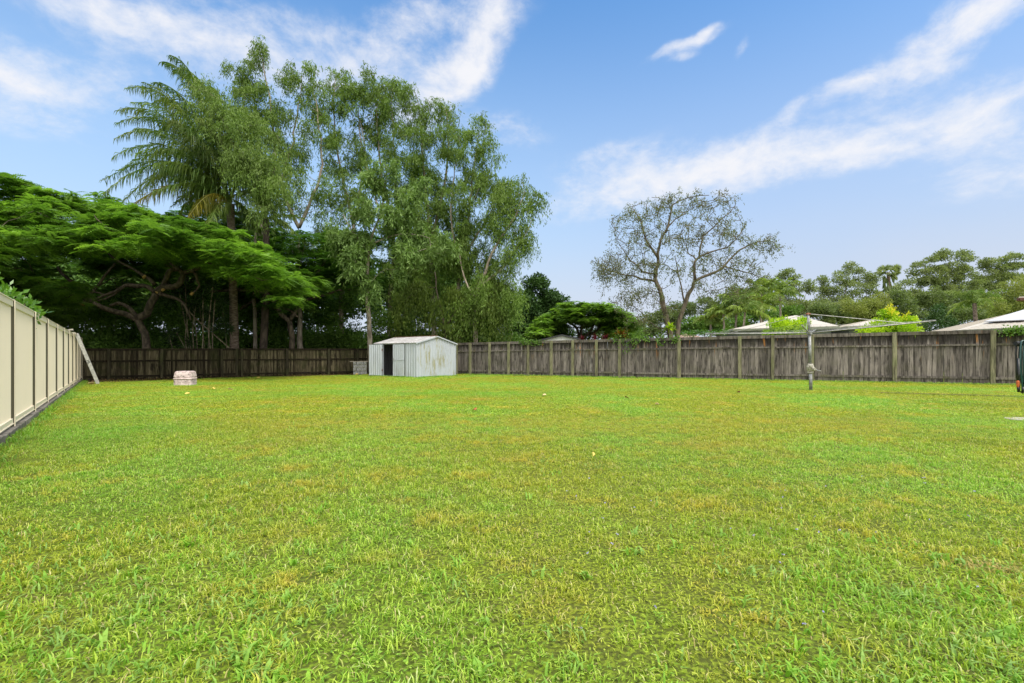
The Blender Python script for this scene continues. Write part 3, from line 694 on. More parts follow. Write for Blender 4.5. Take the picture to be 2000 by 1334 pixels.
# banana-like leaf plant
rng = np.random.default_rng(62)
root = empty('young_palm', gp(962, 31), 'single broad pale green frond arching over the fence right of the shed', 'palm')
Q = []; V = []; m2 = MB()
frond(Q, V, m2, P(968, 690, 31), P(915, 660, 31), rng, 40, .55, .09, .55, .9, .04, .5); Q.append(np.concatenate(m2.V)[np.array([f for f in m2.Fc if len(f) == 4])]); V.append(np.full(len(Q[-1]), .9))
quads_obj('frond', np.concatenate(Q), np.concatenate(V), M['gum_young'], root)
m2 = MB(); m2.tube([gp(962, 31), P(966, 692, 31), P(968, 688, 31)], [.1, .08, .05], 8); m2.build('trunk', M['bark_dark'], root)

# --- bushes on the neighbours' side, right
def shrub(name, label, ells, d, mat, seed, cat='shrub', group=None, **kw): return mass(name, label, cat, d, ells, mat, seed, group=group, **kw)
def lime(label, ells, d, seed):
    root = shrub('shrub', label, ells, d, M['lime'], seed, dens=34, per=110, rs=.24, L=.13, W=.065, up=.5, r0=.05, bark=M['bark_bottle'])
    rng = np.random.default_rng(seed+500); t = ell_tips(fix(ells, d), 10, rng); t = t[t[:, 2] > np.median(t[:, 2])]
    Q, v = leaves_ball(t+np.array([0, 0, .22]), 26, .16, .12, .05, rng, up=.9, flat=1.4)
    quads_obj('new_growth', Q, v, M['lime_tip'] if seed % 2 else M['lime'], root)
lime('vivid lime green shrub in front of the cream hip roof, left of the clothes hoist', [(1535, 637, 34, 18, 1), (1515, 643, 22, 14, 1), (1560, 640, 26, 16, 1), (1535, 650, 44, 10, 1)], 25.2, 202)
lime('taller yellow green shrub with golden tips between the cream roof and the right roof', [(1745, 632, 32, 24, 1), (1715, 642, 26, 16, 1), (1775, 640, 24, 18, 1), (1735, 618, 12, 16, .8), (1690, 650, 26, 8, 1), (1745, 650, 50, 12, 1)], 23.2, 203)
shrub('hedge', 'low flat bright green bush showing above the fence near the leaning trunks', [(1375, 650, 36, 8, 1), (1350, 652, 18, 6, 1), (1400, 650, 20, 7, 1)], 32, M['bushleaf'], 204, dens=18, per=90, rs=.25, L=.12, W=.05, r0=.05)
shrub('olive_bush', 'rounded olive green bush behind the gold tipped shrub', [(1700, 596, 46, 22, 1), (1672, 606, 30, 18, 1), (1730, 604, 30, 18, 1), (1700, 620, 50, 20, 1)], 48, M['olive'], 205, dens=7, per=190, rs=.55, L=.20, W=.085)
shrub('olive_bush', 'large olive green bush at the right edge above the white roof', [(1990, 572, 36, 26, 1), (1960, 595, 30, 24, 1), (2010, 600, 50, 34, 1), (2050, 560, 50, 40, 1)], 46, M['olive'], 206, dens=7, per=190, rs=.55, L=.20, W=.085)
shrub('dark_conifer', 'compact dark green tree just right of the gold tipped shrub', [(1836, 608, 20, 18, 1), (1825, 630, 20, 20, 1), (1848, 630, 20, 22, 1), (1838, 645, 26, 14, 1)], 42, M['mango'], 207, cat='tree', dens=9, per=120, rs=.4, L=.2, W=.09)
# bush over the metal fence at far left
rng = np.random.default_rng(63)
b = gp(-10, 9.6)
ell = [(20, 590, 24, 28, 1), (-20, 570, 30, 40, 1), (48, 600, 14, 22, 1), (62, 622, 8, 8, 1)]
mass('bush', 'bright glossy leafed bush rising behind the near end of the cream fence', 'bush', 9.2, [(e[0], e[1], e[2], e[3], e[4], 0) for e in ell], M['bushleaf'], 210, dens=120, per=16, rs=.16, L=.13, W=.07, r0=.03, up=.5, bark=M['bark_bottle'])

mass('bush', 'green bush filling in under the small rounded poinciana behind the red cordylines', 'bush', 44, [(1110, 650, 30, 16, 1), (1160, 650, 34, 14, 1), (1200, 648, 30, 16, 1), (1230, 655, 26, 12, 1)], M['mid'], 211, dens=8)
# red cordylines and bromeliad
def rosette(name, label, c, n, L, W, mat, seed, cat='plant', up=.8):
    rng = np.random.default_rng(seed); root = empty(name, (c[0], c[1], 0), label, cat)
    m = MB(); m.tube([(c[0], c[1], 0), tuple(c)], [.05, .03], 6); m.build('stem', M['cane'], root)
    A = unit(rng.normal(size=(n, 3))*np.array([1, 1, .5])+np.array([0, 0, up])); Ls = L*rng.uniform(.6, 1, n)
    side = unit(np.cross(A, np.array([0, 0, 1.]))); pm = c+A*Ls[:, None]*.55; D2 = A.copy(); D2[:, 2] -= .55; e = pm+unit(D2)*Ls[:, None]*.5
    Q = np.concatenate([np.stack([c-side*W*.3, c+side*W*.3, pm+side*W*.5, pm-side*W*.5], 1), np.stack([pm-side*W*.5, pm+side*W*.5, e+side*.004, e-side*.004], 1)])
    quads_obj('leaves', Q, np.tile(rng.random(n), 2), mat, root); return root
rosette('cordyline', 'dark red cordyline peeping over the fence beside the grey gable', P(1137, 664, 26.5), 34, .34, .06, M['red'], 301)
rosette('cordyline', 'leftmost of the pair of red cordylines left of the orange bromeliad', P(1162, 663, 26.2), 40, .42, .06, M['red'], 302)
rosette('cordyline', 'red cordyline nearest to the orange bromeliad', P(1182, 662, 26.0), 44, .45, .06, M['red'], 303)
rosette('bromeliad', 'orange and bronze bromeliad perched at the fence top under the airy tree', P(1212, 662, 25.4), 80, .75, .12, M['brom'], 304, up=1.1)
rosette('staghorn_fern', 'pale yellow green fern clump in the fork of the airy tree', P(1308, 642, 26.0), 46, .5, .10, M['lime'], 305, up=.5)

# trailing twigs over the fence top under the airy tree
rng = np.random.default_rng(64)
def trailing(label, spans, seed):
    rng = np.random.default_rng(seed)
    for x, y0, y1, d in spans:
        n = 90; t = rng.random(n); c = np.stack([P(x+rng.normal()*3, y0+(y1-y0)*tt, d) for tt in t]); c += rng.normal(size=(n, 3))*np.array([.16, .05, .06])
        Q = leafquads(c, rng.normal(size=(n, 3))+[0, 0, -.5], .12, .055, rng)
        o = quads_obj('trailing_plant', Q, rng.random(n), M['mid'], origin=Q[0, 0]); setp(o, label, 'plant', 'sprigs of creeper hanging over the right fence')
def fy(px): r = (px-1000)/F; return 27.8/(1+.495*r)
trailing('grey green creeper spilling over the fence top below the orange bromeliad', [(1205, 655, 668, fy(1205)-.16), (1225, 652, 690, fy(1225)-.16), (1240, 655, 672, fy(1240)-.16), (1260, 655, 665, fy(1260)-.16), (1290, 652, 675, fy(1290)-.16), (1320, 655, 668, fy(1320)-.16)], 401)
trailing('small green creeper along the fence top left of the grey gable', [(x, 664, 671, fy(x)-.14) for x in (1022, 1032, 1042, 1052)], 402)
trailing('tuft of creeper on the fence top under the right roof', [(x, 640, 650, fy(x)-.14) for x in (1968, 1980, 1992, 2004)], 403)

# --- far gums and palms on the right
def fargum(label, base, trunkpx, clumps, d, seed, mat=None, dens=2.2, per=60, **kw):
    b = gp(base, d); tr = [(path(b, [(x, y, d) for x, y in l]), r) for l, r in trunkpx]
    e = [(x, y, rx, ry, 1, 0) for x, y, rx, ry in clumps]; dens *= 2.1; per = 120
    return gum('gum_tree', label, b, tr, fix(e, d), mat or M['far'], M['bark_pale'], seed, dens=dens, per=per, rs=kw.pop('rs', .75), L=.34, W=.15, r0=.3, kind='ball', up=.15, group='far gum trees beyond the roofs', flat=.6, rmax=.12, **kw)
fargum('wind swept far gum with separate tufts left of the cream hip roof peak', 1556, [([(1556, 620), (1562, 590), (1560, 560), (1556, 548)], .25), ([(1556, 620), (1535, 580), (1528, 550)], .2), ([(1558, 610), (1572, 580), (1578, 560)], .15)],
       [(1502, 547, 14, 9), (1534, 533, 10, 5), (1546, 542, 13, 5), (1522, 556, 14, 7), (1550, 556, 16, 6), (1568, 568, 16, 7), (1579, 556, 7, 6), (1585, 566, 6, 4), (1556, 590, 26, 10), (1540, 575, 18, 8), (1530, 540, 6, 4), (1485, 556, 16, 8), (1470, 566, 14, 7)], 75, 501)
fargum('far gum rising to a small high tuft right of the windswept one', 1640, [([(1645, 620), (1650, 580), (1655, 545), (1664, 522)], .3), ([(1645, 610), (1625, 580), (1615, 560)], .2)],
       [(1664, 520, 11, 5), (1651, 535, 18, 7), (1634, 545, 20, 9), (1603, 547, 7, 5), (1668, 556, 22, 9), (1618, 570, 32, 12), (1640, 590, 34, 12), (1600, 588, 24, 10), (1655, 606, 44, 14), (1660, 575, 22, 10), (1610, 558, 16, 7)], 78, 502)
fargum('small far gum close on the left of the fan palm', 1690, [([(1690, 620), (1692, 570), (1694, 548)], .25)],
       [(1696, 538, 18, 7), (1680, 549, 14, 6), (1708, 550, 16, 8), (1692, 562, 20, 9), (1675, 530, 7, 4), (1700, 580, 26, 10), (1770, 553, 16, 6), (1755, 565, 18, 8)], 80, 503)
fargum('broadest far gum with layered crown right of the fan palm', 1852, [([(1855, 640), (1852, 590), (1850, 550), (1850, 515)], .4), ([(1852, 600), (1880, 560), (1885, 515)], .25), ([(1852, 590), (1815, 560), (1800, 530)], .25)],
       [(1850, 496, 22, 6), (1874, 505, 26, 8), (1888, 492, 8, 5), (1827, 507, 22, 8), (1802, 519, 18, 8), (1854, 522, 36, 10), (1815, 532, 34, 11), (1782, 533, 12, 6), (1880, 535, 32, 11), (1806, 550, 36, 11), (1850, 552, 36, 12), (1780, 574, 28, 12), (1856, 572, 42, 14), (1895, 555, 20, 10), (1788, 598, 34, 20), (1830, 590, 40, 14)], 82, 504, dens=2.6)
fargum('far gum with dark forking limbs at the right edge of the view', 1955, [([(1945, 640), (1948, 580), (1952, 540), (1955, 515)], .35), ([(1948, 590), (1925, 560), (1915, 540)], .22), ([(1948, 590), (1975, 555), (1990, 520)], .22)],
       [(1932, 512, 26, 7), (1967, 505, 22, 7), (1985, 501, 7, 4), (1952, 524, 36, 9), (1992, 521, 30, 10), (1932, 540, 30, 11), (1972, 540, 30, 11), (1912, 550, 20, 8), (1950, 560, 36, 10), (2030, 515, 30, 14), (2030, 545, 40, 16), (1910, 575, 26, 16), (1940, 590, 30, 16)], 84, 505, dens=2.6)
fargum('round dark mid distance gum showing behind the cluster of palms', 1460, [([(1460, 650), (1455, 600), (1450, 570)], .3)],
       [(1440, 575, 30, 14), (1410, 590, 32, 16), (1460, 590, 34, 18), (1480, 580, 26, 14), (1430, 615, 44, 18), (1375, 600, 34, 16)], 70, 506, mat=M['fardark'], dens=2.8)
fargum('low dark far tree line piece seen through the airy tree', 1290, [([(1290, 660), (1290, 630)], .3)],
       [(1245, 640, 44, 16), (1290, 622, 40, 20), (1330, 610, 36, 20), (1220, 650, 30, 12), (1270, 650, 50, 14), (1340, 640, 44, 20), (1185, 655, 26, 9)], 72, 507, mat=M['fardark'], dens=2.6)
fargum('broad dark green tree between the cane palms and the cream roof', 1400, [([(1400, 660), (1400, 640)], .25)],
       [(1400, 640, 50, 18), (1450, 635, 50, 18), (1360, 635, 40, 16), (1500, 615, 40, 16), (1540, 610, 30, 14)], 60, 508, mat=M['mid'], dens=3.2)
fargum('dark far tree filling in behind the olive bush', 1750, [([(1750, 650), (1750, 610)], .25)],
       [(1760, 600, 30, 18), (1640, 608, 40, 14), (1600, 606, 36, 10), (1790, 625, 40, 22), (1880, 620, 40, 22), (1930, 620, 40, 18), (1755, 580, 26, 14), (1985, 620, 50, 18)], 66, 509, mat=M['fardark'], dens=3.0)

fargum('rounded far gum filling the tree line behind the lime shrub', 1600, [([(1600, 650), (1600, 610)], .25)],
       [(1590, 600, 34, 20), (1560, 606, 30, 18), (1625, 606, 34, 20), (1520, 596, 26, 18), (1665, 618, 40, 16), (1640, 630, 50, 14), (1700, 628, 40, 14)], 72, 510, dens=2.8)
fargum('rounded far gum behind the shaggy feather palm', 1890, [([(1890, 650), (1890, 600)], .25)],
       [(1880, 590, 40, 24), (1915, 600, 36, 22), (1850, 610, 34, 22), (1820, 585, 34, 22), (1960, 610, 40, 22)], 76, 511, mat=M['fardark'], dens=3.0)
def radial_tips(c, L, n, rng, elev=(-.2, 1.25)):
    out = []
    for k in range(n):
        az = 2*math.pi*(k+rng.uniform(-.3, .3))/n*2.4; el = rng.uniform(*elev)
        out.append(np.array(c)+L*rng.uniform(.8, 1.1)*np.array([math.cos(az)*math.cos(el), math.sin(az)*math.cos(el), math.sin(el)-.25]))
    return out
gpal = 'slim feather palms beyond the right fence'
for i, (x, y, d, lab) in enumerate([(1487, 572, 50, 'taller left palm of the pair of bright crowned palms behind the cream roof'), (1523, 571, 51, 'right hand palm of the pair of tall crowned palms left of the cream roof peak'),
        (1490, 598, 47, 'lower golden green palm with crown under the two tallest'), (1439, 593, 48, 'slim white trunked palm left of the golden green palm'),
        (1455, 608, 46, 'short palm tucked between the white trunked palm and the golden one'), (1413, 610, 48, 'palm with a brown hanging frond, third from the left'), (1388, 622, 50, 'leftmost small palm seen under the airy tree')]):
    rng = np.random.default_rng(600+i); c = P(x, y, d)
    palm('palm_tree', lab, gp(x+rng.uniform(-3, 3), d), c, radial_tips(c, 2.4 if i < 5 else 1.7, 13, rng), M['palm_far'], 600+i, r=.10, ll=.85, lw=.12, n=20, arch=.34, hang=.8, group=gpal, bark=M['bark_pale'], fr=.03, yel=(3,) if i in (2, 5) else ())
rng = np.random.default_rng(640); c = P(1903, 590, 38)
palm('palm_tree', 'green feather palm with a shaggy brown trunk left of the white roof', gp(1905, 38), c, radial_tips(c, 2.2, 13, rng, (-.3, 1.1)), M['palm_far'], 640, r=.14, ll=.65, lw=.06, n=34, arch=.35, bark=M['bark_palm'], fr=.035)
# fan palm
rng = np.random.default_rng(650); c = P(1735, 532, 74)
root = empty('fan_palm', gp(1735, 74), 'far fan palm with a shaggy reddish trunk standing above the olive bush', 'palm')
m = MB(); m.tube(resample([gp(1735, 74), P(1736, 580, 74), c], .8), [.23]*len(resample([gp(1735, 74), P(1736, 580, 74), c], .8)), 9); m.build('trunk', M['bark_palm'], root, smooth=True)
Q = []; V = []
for k in range(46):
    a = unit(rng.normal(size=3)*np.array([1, 1, .8])+np.array([0, 0, .25])); cc = c+a*rng.uniform(.7, 1.3)
    nrm = unit(np.cross(a, rng.normal(size=3))); sd = np.cross(a, nrm)
    n = 16; ang = np.linspace(-1.3, 1.3, n); A = np.cos(ang)[:, None]*a+np.sin(ang)[:, None]*nrm
    A[:, 2] -= .25
    Q.append(leafquads(np.tile(cc, (n, 1)), A, .8, .13, rng)); V.append(np.full(n, rng.uniform(.1, .8)))
for k in range(60):
    z = rng.uniform(.6, 3.2); az = rng.random()*6.28; p0 = c+np.array([math.cos(az)*.45, math.sin(az)*.45, -z*.8])
    Q.append(leafquads(p0[None], np.array([[math.cos(az)*.4, math.sin(az)*.4, -1]]), .9, .3, rng)); V.append(np.array([rng.random()*.3]))
quads_obj('crown', np.concatenate(Q), np.concatenate(V), M['far'], root)

# ------------------------------------------------------------------ fences
def paling_fence(label, A, B, hA, hB, postpos, mats, seed, side, post_w=.14, gap=.06, rails=((.97, .14), (.735, .075), (.13, .09)), extra=0):
    """A,B ground ends; side = unit vector toward the lawn; postpos distances along"""
    rng = np.random.default_rng(seed); A = np.array([*A, 0.]); B = np.array([*B, 0.]); L = np.linalg.norm(B-A); u = (B-A)/L; s = np.array([*side, 0.])
    root = empty('paling_fence', A, label, 'fence')
    rot = np.stack([u, s, [0, 0, 1]], 1)
    H = lambda t: hA+(hB-hA)*t/L
    t = -.05; bays = [0]+list(postpos)+[L]; bay = 0; mb = MB(); k = 0
    for a, e in zip(bays[:-1], bays[1:]):
        mb = MB(); t = a
        while t < e:
            w = rng.uniform(.085, .125); h = H(t)-.035+rng.uniform(-.012, .012); lift = gap+rng.uniform(-.02, .03)
            off = (.012 if k % 2 else -.006)+rng.uniform(-.002, .002)
            tilt = rng.normal()*.006
            V = np.array([t, t+w])[:, None]
            c = A+u*(t+w/2)+s*off; mb.box(c+[0, 0, (h+lift)/2], (min(w, e-t+.01), .014, h-lift), rot @ np.array(Matrix.Rotation(tilt, 3, 'Y')), v=rng.random())
            t += w*rng.uniform(.72, .98)+(.006 if rng.random() < .2 else 0); k += 1
        mb.build('paling_panel', mats[0], root)
        for (fz, hh) in rails:
            mr = MB(); a2 = A+u*a+s*.045; e2 = A+u*e+s*.045
            j = rng.normal(size=2)*.006
            a2[2] = H(a)*fz-hh*.1+j[0]; e2[2] = H(e)*fz-hh*.1+j[1]
            if fz > .9: a2[2] = H(a)-hh/2; e2[2] = H(e)-hh/2
            mr.beam(a2+u*.02, e2-u*.02, .045, hh, v=rng.random()); mr.build('rail', mats[1], root)
    for tp in postpos:
        mp = MB(); h = H(tp)-.02; c = A+u*tp+s*.11; w = post_w*rng.uniform(.9, 1.1)
        mp.box(c+[0, 0, h/2-.05], (w, .10, h+.1), rot @ np.array(Matrix.Rotation(rng.normal()*.004, 3, 'Y')), v=rng.random())
        mp.build('post', mats[2], root, bevel=.008)
    return root
# right fence: Y = 27.8 - .495 X
def rf(px): r = (px-1000)/F; y = 27.8/(1+.495*r); return np.array([r*y, y])
A = np.array([-7.6, 27.8+.495*7.6]); B = rf(2260); u = (B-A)/np.linalg.norm(B-A); side = np.array([u[1], -u[0]])
pp = [float((rf(x)-A) @ u) for x in (893, 920, 958, 995, 1033, 1078, 1120, 1166, 1211, 1327, 1445, 1509, 1586, 1746, 1937, 2120)]
paling_fence('long grey weathered paling fence across the right side, with pale green posts', A, B, 1.86, 2.16, pp, (M['paling'], M['rail'], M['post']), 7, side)
# back-left fence: Y = 37.25 + .741 X
def lf(px): r = (px-1000)/F; y = 37.25/(1-.741*r); return np.array([r*y, y])
A2 = lf(150); B2 = np.array([-7.75, 37.25-.741*7.75]); u2 = (B2-A2)/np.linalg.norm(B2-A2); side2 = np.array([u2[1], -u2[0]])
pp2 = [float((lf(x)-A2) @ u2) for x in (213, 316, 433, 462, 472, 560, 641, 697, 735)]
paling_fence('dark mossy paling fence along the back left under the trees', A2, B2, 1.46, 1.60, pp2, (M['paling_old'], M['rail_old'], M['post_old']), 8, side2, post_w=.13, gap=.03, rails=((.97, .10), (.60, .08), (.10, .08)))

# cream metal fence: X = -1.512 - .818 Y
def mf(Y): return np.array([-1.512-.818*Y, Y, 0.])
rng = np.random.default_rng(9)
um = np.array([-.818, 1, 0.]); um /= np.linalg.norm(um); sm = np.array([um[1], -um[0], 0.])   # toward lawn
base = mf(5.4)
root = empty('metal_fence', base, 'cream ribbed steel panel fence running down the left side', 'fence')
posts = [1.9, 3.65, 5.38, 7.09, 8.97, 10.7, 12.5, 14.2, 15.8, 17.4, 18.95, 20.5, 22.3]
rot = np.stack([um, sm, [0, 0, 1]], 1)
for a, e in zip(posts[:-1], posts[1:]):
    pa = mf(a); pe = mf(e); Lb = np.linalg.norm(pe-pa)
    mb = MB(); n = int(Lb/.055); prof = []
    for i in range(n+1):
        t = i*Lb/n
        prof.append((t, .0)); prof.append((min(t+.020, Lb), .0)); prof.append((min(t+.026, Lb), .008)); prof.append((min(t+.044, Lb), .008))
        if i == n: prof = prof[:-3]
    lo = np.array([pa+um*t+sm*o+[0, 0, .15] for t, o in prof]); hi = lo+[0, 0, 1.74]
    k = len(prof); mb.add(np.concatenate([lo, hi]), [(i, i+1, k+i+1, k+i) for i in range(k-1)])
    mb.build('panel', M['cream'], root)
    for z, nm in ((.165, 0), (1.88, 1)):
        mr = MB(); mr.beam(pa+[0, 0, z]+sm*.008, pe+[0, 0, z]+sm*.008, .044, .085)
        mr.beam(pa+[0, 0, z+(.052 if nm else -.032)]+sm*.008, pe+[0, 0, z+(.052 if nm else -.032)]+sm*.008, .062, .016)
        mr.build('rail', M['cream'], root, bevel=.003)
for Y in posts:
    p = mf(Y); mp = MB(); mp.box(p+[0, 0, .97]+sm*.010, (.045, .055, 1.90), rot); mp.build('post', M['olive_post'], root)
    mp = MB(); mp.box(p+[0, 0, .97]+sm*.046+um*.010, (.050, .010, 1.925), rot); mp.build('post_face', M['cream'], root, bevel=.002)
    mp = MB(); mp.box(p+[0, 0, 1.937]+sm*.01, (.055, .07, .010), rot); mp.build('post_cap', M['cream'], root, bevel=.003)
# sleepers under it
rng = np.random.default_rng(10); Y = 1.9
while Y < 21.6:
    ln = 1.85; a = mf(Y)+sm*.035; e = mf(Y+ln*.77)+sm*.035; mb = MB()
    dz = rng.normal()*.008
    mb.beam(a+[0, 0, .022+dz]+um*.01, e+[0, 0, .022+dz+rng.normal()*.006]-um*.01, .11, .15, v=rng.random())
    o = mb.build('sleeper', M['sleeper'], None, origin=a, bevel=.01)
    k = len([x for x in col.objects if x.name.startswith('sleeper')])
    setp(o, 'weathered grey timber sleeper edging the foot of the cream metal fence', 'sleeper', 'timber sleepers under the cream metal fence')
    Y += ln*.77

# ------------------------------------------------------------------ shed
C0 = np.array([-4.86, 24.7, 0.]); fu = np.array([-.78, .62, 0.]); fu /= np.linalg.norm(fu); su = np.array([.62, .78, 0.]); su /= np.linalg.norm(su)
nf = -su; ns = -fu                                            # outward normals: front, right side
root = empty('garden_shed', C0, 'small grey white ribbed steel garden shed with its left door open', 'shed')
def ribbed(mb, o, u, nrm, L, ztop, zb=.02, pitch=.19, d=.032):
    """ribbed sheet from origin o along u, ztop(t) gives height"""
    prof = []; t = 0
    while t < L-.001:
        for a, off in ((0, 0), (pitch-.07, 0), (pitch-.05, d), (pitch-.015, d)):
            if t+a < L: prof.append((t+a, off))
        t += pitch
    prof.append((L, 0)); k = len(prof)
    lo = np.array([o+u*t+nrm*f+[0, 0, zb] for t, f in prof]); hi = np.array([o+u*t+nrm*f+[0, 0, ztop(t)] for t, f in prof])
    lo2 = lo-nrm*.006; hi2 = hi-nrm*.006
    mb.add(np.concatenate([lo, hi]), [(i, i+1, k+i+1, k+i) for i in range(k-1)])
EH = 1.80
W1 = 3.45; SD = 2.8
mb = MB(); ribbed(mb, C0, fu, nf, .87, lambda t: EH); mb.build('front_wall', M['shed_front'], root)
mb = MB(); ribbed(mb, C0+fu*2.72, fu, nf, W1-2.72, lambda t: EH); mb.build('front_wall', M['shed_front'], root)
gable = lambda t: EH+.33*(1-abs(t-SD/2)/(SD/2))
mb = MB(); ribbed(mb, C0, su, ns, SD, gable); o = mb.build('side_wall', M['shed_side'], root, label='right side wall streaked with yellow green algae')
mb = MB(); ribbed(mb, C0+fu*W1, su, -ns, SD, gable); mb.build('side_wall', M['shed_in'], root)
mb = MB(); ribbed(mb, C0+su*SD, fu, -nf, W1, lambda t: EH); mb.build('back_wall', M['shed_in'], root)
mb = MB(); mb.beam(C0+fu*.88+[0, 0, EH-.03]-nf*.02, C0+fu*2.72+[0, 0, EH-.03]-nf*.02, .03, .06); mb.beam(C0+fu*.88+[0, 0, .03]-nf*.02, C0+fu*2.72+[0, 0, .03]-nf*.02, .03, .05)
for t in (.875, 2.725): mb.beam(C0+fu*t+[0, 0, 0]-nf*.02, C0+fu*t+[0, 0, EH-.06]-nf*.02, .03, .03, up=fu)
mb.build('door_frame', M['shed_front'], root)
mb = MB()                                                     # corner trims
for q in (C0, C0+su*SD): mb = MB(); mb.beam(q+ns*.012+nf*.010, q+ns*.012+nf*.010+[0, 0, EH], .035, .035, up=fu); mb.build('corner_trim', M['shed_side'], root)
# doors
mb = MB(); ribbed(mb, C0+fu*.89+nf*.03, fu, nf, .92, lambda t: EH-.07, .06, .16)
mb.beam(C0+fu*.89+nf*.055+[0, 0, .90], C0+fu*1.81+nf*.055+[0, 0, .90], .012, .05)
d1 = mb.build('door', M['shed_front'], root, label='closed right hand door')
m2 = MB(); m2.box(C0+fu*1.72+nf*.075+[0, 0, .93], (.04, .03, .10), rot); m2.build('handle', M['galv_light'], d1)
H0 = C0+fu*2.72+nf*.05; du = np.array([-.90, .42, 0.]); du /= np.linalg.norm(du); dn = np.array([-du[1], du[0], 0.]); dn = dn if dn @ nf > 0 else -dn
mb = MB(); ribbed(mb, H0, du, dn, .93, lambda t: EH-.07, .06, .15)
for z in (.09, EH-.1): mb.beam(H0+dn*.004+[0, 0, z], H0+du*.93+dn*.004+[0, 0, z], .012, .06)
d2 = mb.build('door', M['shed_front'], root, label='left hand door swung wide open')
for z in (.35, 1.45):
    m2 = MB(); m2.box(H0+dn*.02+[0, 0, z], (.06, .03, .09), rot); m2.build('hinge', M['rust'], d2)
# roof
def slab(mb, pts, th=.012):
    p = np.array(pts, float); n = np.cross(p[1]-p[0], p[2]-p[1]); n /= np.linalg.norm(n)
    if n[2] < 0: p = p[::-1]; n = -n
    mb.prism(p-n*th, n*th)
ov = .07; ridge = EH+.36
mb = MB(); nrib = 18
for sgn in (0, 1):
    for i in range(nrib):                                     # ribbed sheets: pan and raised rib
        t0 = -ov+(W1+2*ov)*i/nrib; t1 = -ov+(W1+2*ov)*(i+1)/nrib; tr = t1-.045
        def q(t, s): 
            z = ridge-(ridge-EH+.005)*abs(s-SD/2)/(SD/2); return C0+fu*t+su*s+[0, 0, z+.012]
        s0, s1 = (SD/2, -ov) if sgn == 0 else (SD/2, SD+ov)
        slab(mb, [q(t0, s0), q(t1, s0), q(t1, s1), q(t0, s1)])
        e = np.array([0, 0, .012])
        slab(mb, [q(tr, s0)+e, q(t1, s0)+e, q(t1, s1)+e, q(tr, s1)+e], .012)
roof = mb.build('roof', M['shed_roof'], root)
mb = MB()
for i in range(nrib): t = -ov+(W1+2*ov)*(i+.5)/nrib; mb.beam(q(t-.07, SD/2)+[0, 0, .02], q(t+.07, SD/2)+[0, 0, .024], .12, .012)
mb.build('ridge_cap', M['rust'], roof)
mb = MB()
for s0, s1 in ((SD/2, -ov), (SD/2, SD+ov)):
    a = q(-ov-.01, s0); e = q(-ov-.01, s1); mb.beam(a+[0, 0, -.03], e+[0, 0, -.03], .012, .06)
mb.build('barge_trim', M['shed_side'], roof)
mb = MB(); pf = [C0-fu*.1-su*.12, C0+fu*(W1+.05)-su*.12, C0+fu*(W1+.05)+su*SD, C0-fu*.02+su*SD]; mb.prism(np.array(pf)+[0, 0, -.05], (0, 0, .07)); mb.build('floor_slab', M['block'], root)

# ------------------------------------------------------------------ block stack with plank
BC = P(703.5, 731, 29.3); BC[2] = 0
rb = np.stack([[.98, .2, 0], [-.2, .98, 0], [0, 0, 1]], 1)
rng = np.random.default_rng(12)
labs = ['bottom', 'second', 'third', 'topmost']
for r in range(4):
    xs = [(-.2, .39), (.2, .39)] if r % 2 == 0 else [(-.30, .19), (0, .39), (.30, .19)]
    for k2, (x, w) in enumerate(xs):
        mb = MB(); c = BC+rb @ np.array([x+rng.normal()*.006, rng.normal()*.012, 0])+[0, 0, .095+.191*r]
        mb.box(c, (w-.012, .19, .186), rb, v=rng.random())
        where = ('left', 'right') if len(xs) == 2 else ('left half', 'middle full', 'right half')
        o = mb.build('concrete_block', M['block'], None, origin=c-[0, 0, .093], bevel=.008)
        setp(o, f'grey concrete block at the {where[k2]} of the {labs[r]} course of the stack', 'block', 'concrete blocks stacked beside the shed')
mb = MB(); mb.beam(BC+[-.60, -.03, .775], BC+[.48, .10, .79], .24, .025); o = mb.build('plank', M['plank'], None, origin=BC+[0, 0, .765])
setp(o, 'pale weathered plank lying across the top of the concrete block stack', 'plank')

# ------------------------------------------------------------------ planter pot upside down
PC = G(365.5, 752.5); PC[1] -= .1
rng = np.random.default_rng(13)
root = empty('garden_pot', PC, 'blotchy pinkish concrete pot sitting on the grass near the back fence', 'pot')
mb = MB()
def sqr(w, z, ch=.09):
    h = w/2; p = [(-h+ch, -h), (h-ch, -h), (h-ch*.3, -h+ch*.3), (h, -h+ch), (h, h-ch), (h-ch*.3, h-ch*.3), (h-ch, h), (-h+ch, h), (-h+ch*.3, h-ch*.3), (-h, h-ch), (-h, -h+ch), (-h+ch*.3, -h+ch*.3)]
    return [(*q, z) for q in p]
prof = [(.68, -.03), (.695, .0), (.69, .205), (.665, .225), (.665, .235), (.725, .25), (.725, .275), (.69, .30), (.66, .305), (.66, .315), (.69, .325), (.69, .345), (.665, .43), (.635, .50), (.60, .53), (.53, .545)]
rz = np.array(Matrix.Rotation(R(12), 3, 'Z')); ring = []
for w, z in prof: ring += [tuple(rz @ (np.array(p_)*[.87, .87, 1.0])+PC) for p_ in sqr(w, z)]
n = 12; Fs = []
for i in range(len(prof)-1):
    for j in range(n): q2 = (j+1) % n; Fs.append((i*n+j, i*n+q2, (i+1)*n+q2, (i+1)*n+j))
Fs.append(tuple((len(prof)-1)*n+j for j in range(n)))
mid = 7
mb.add(ring, Fs); mb.build('pot_body', M['concrete_pink'], root)

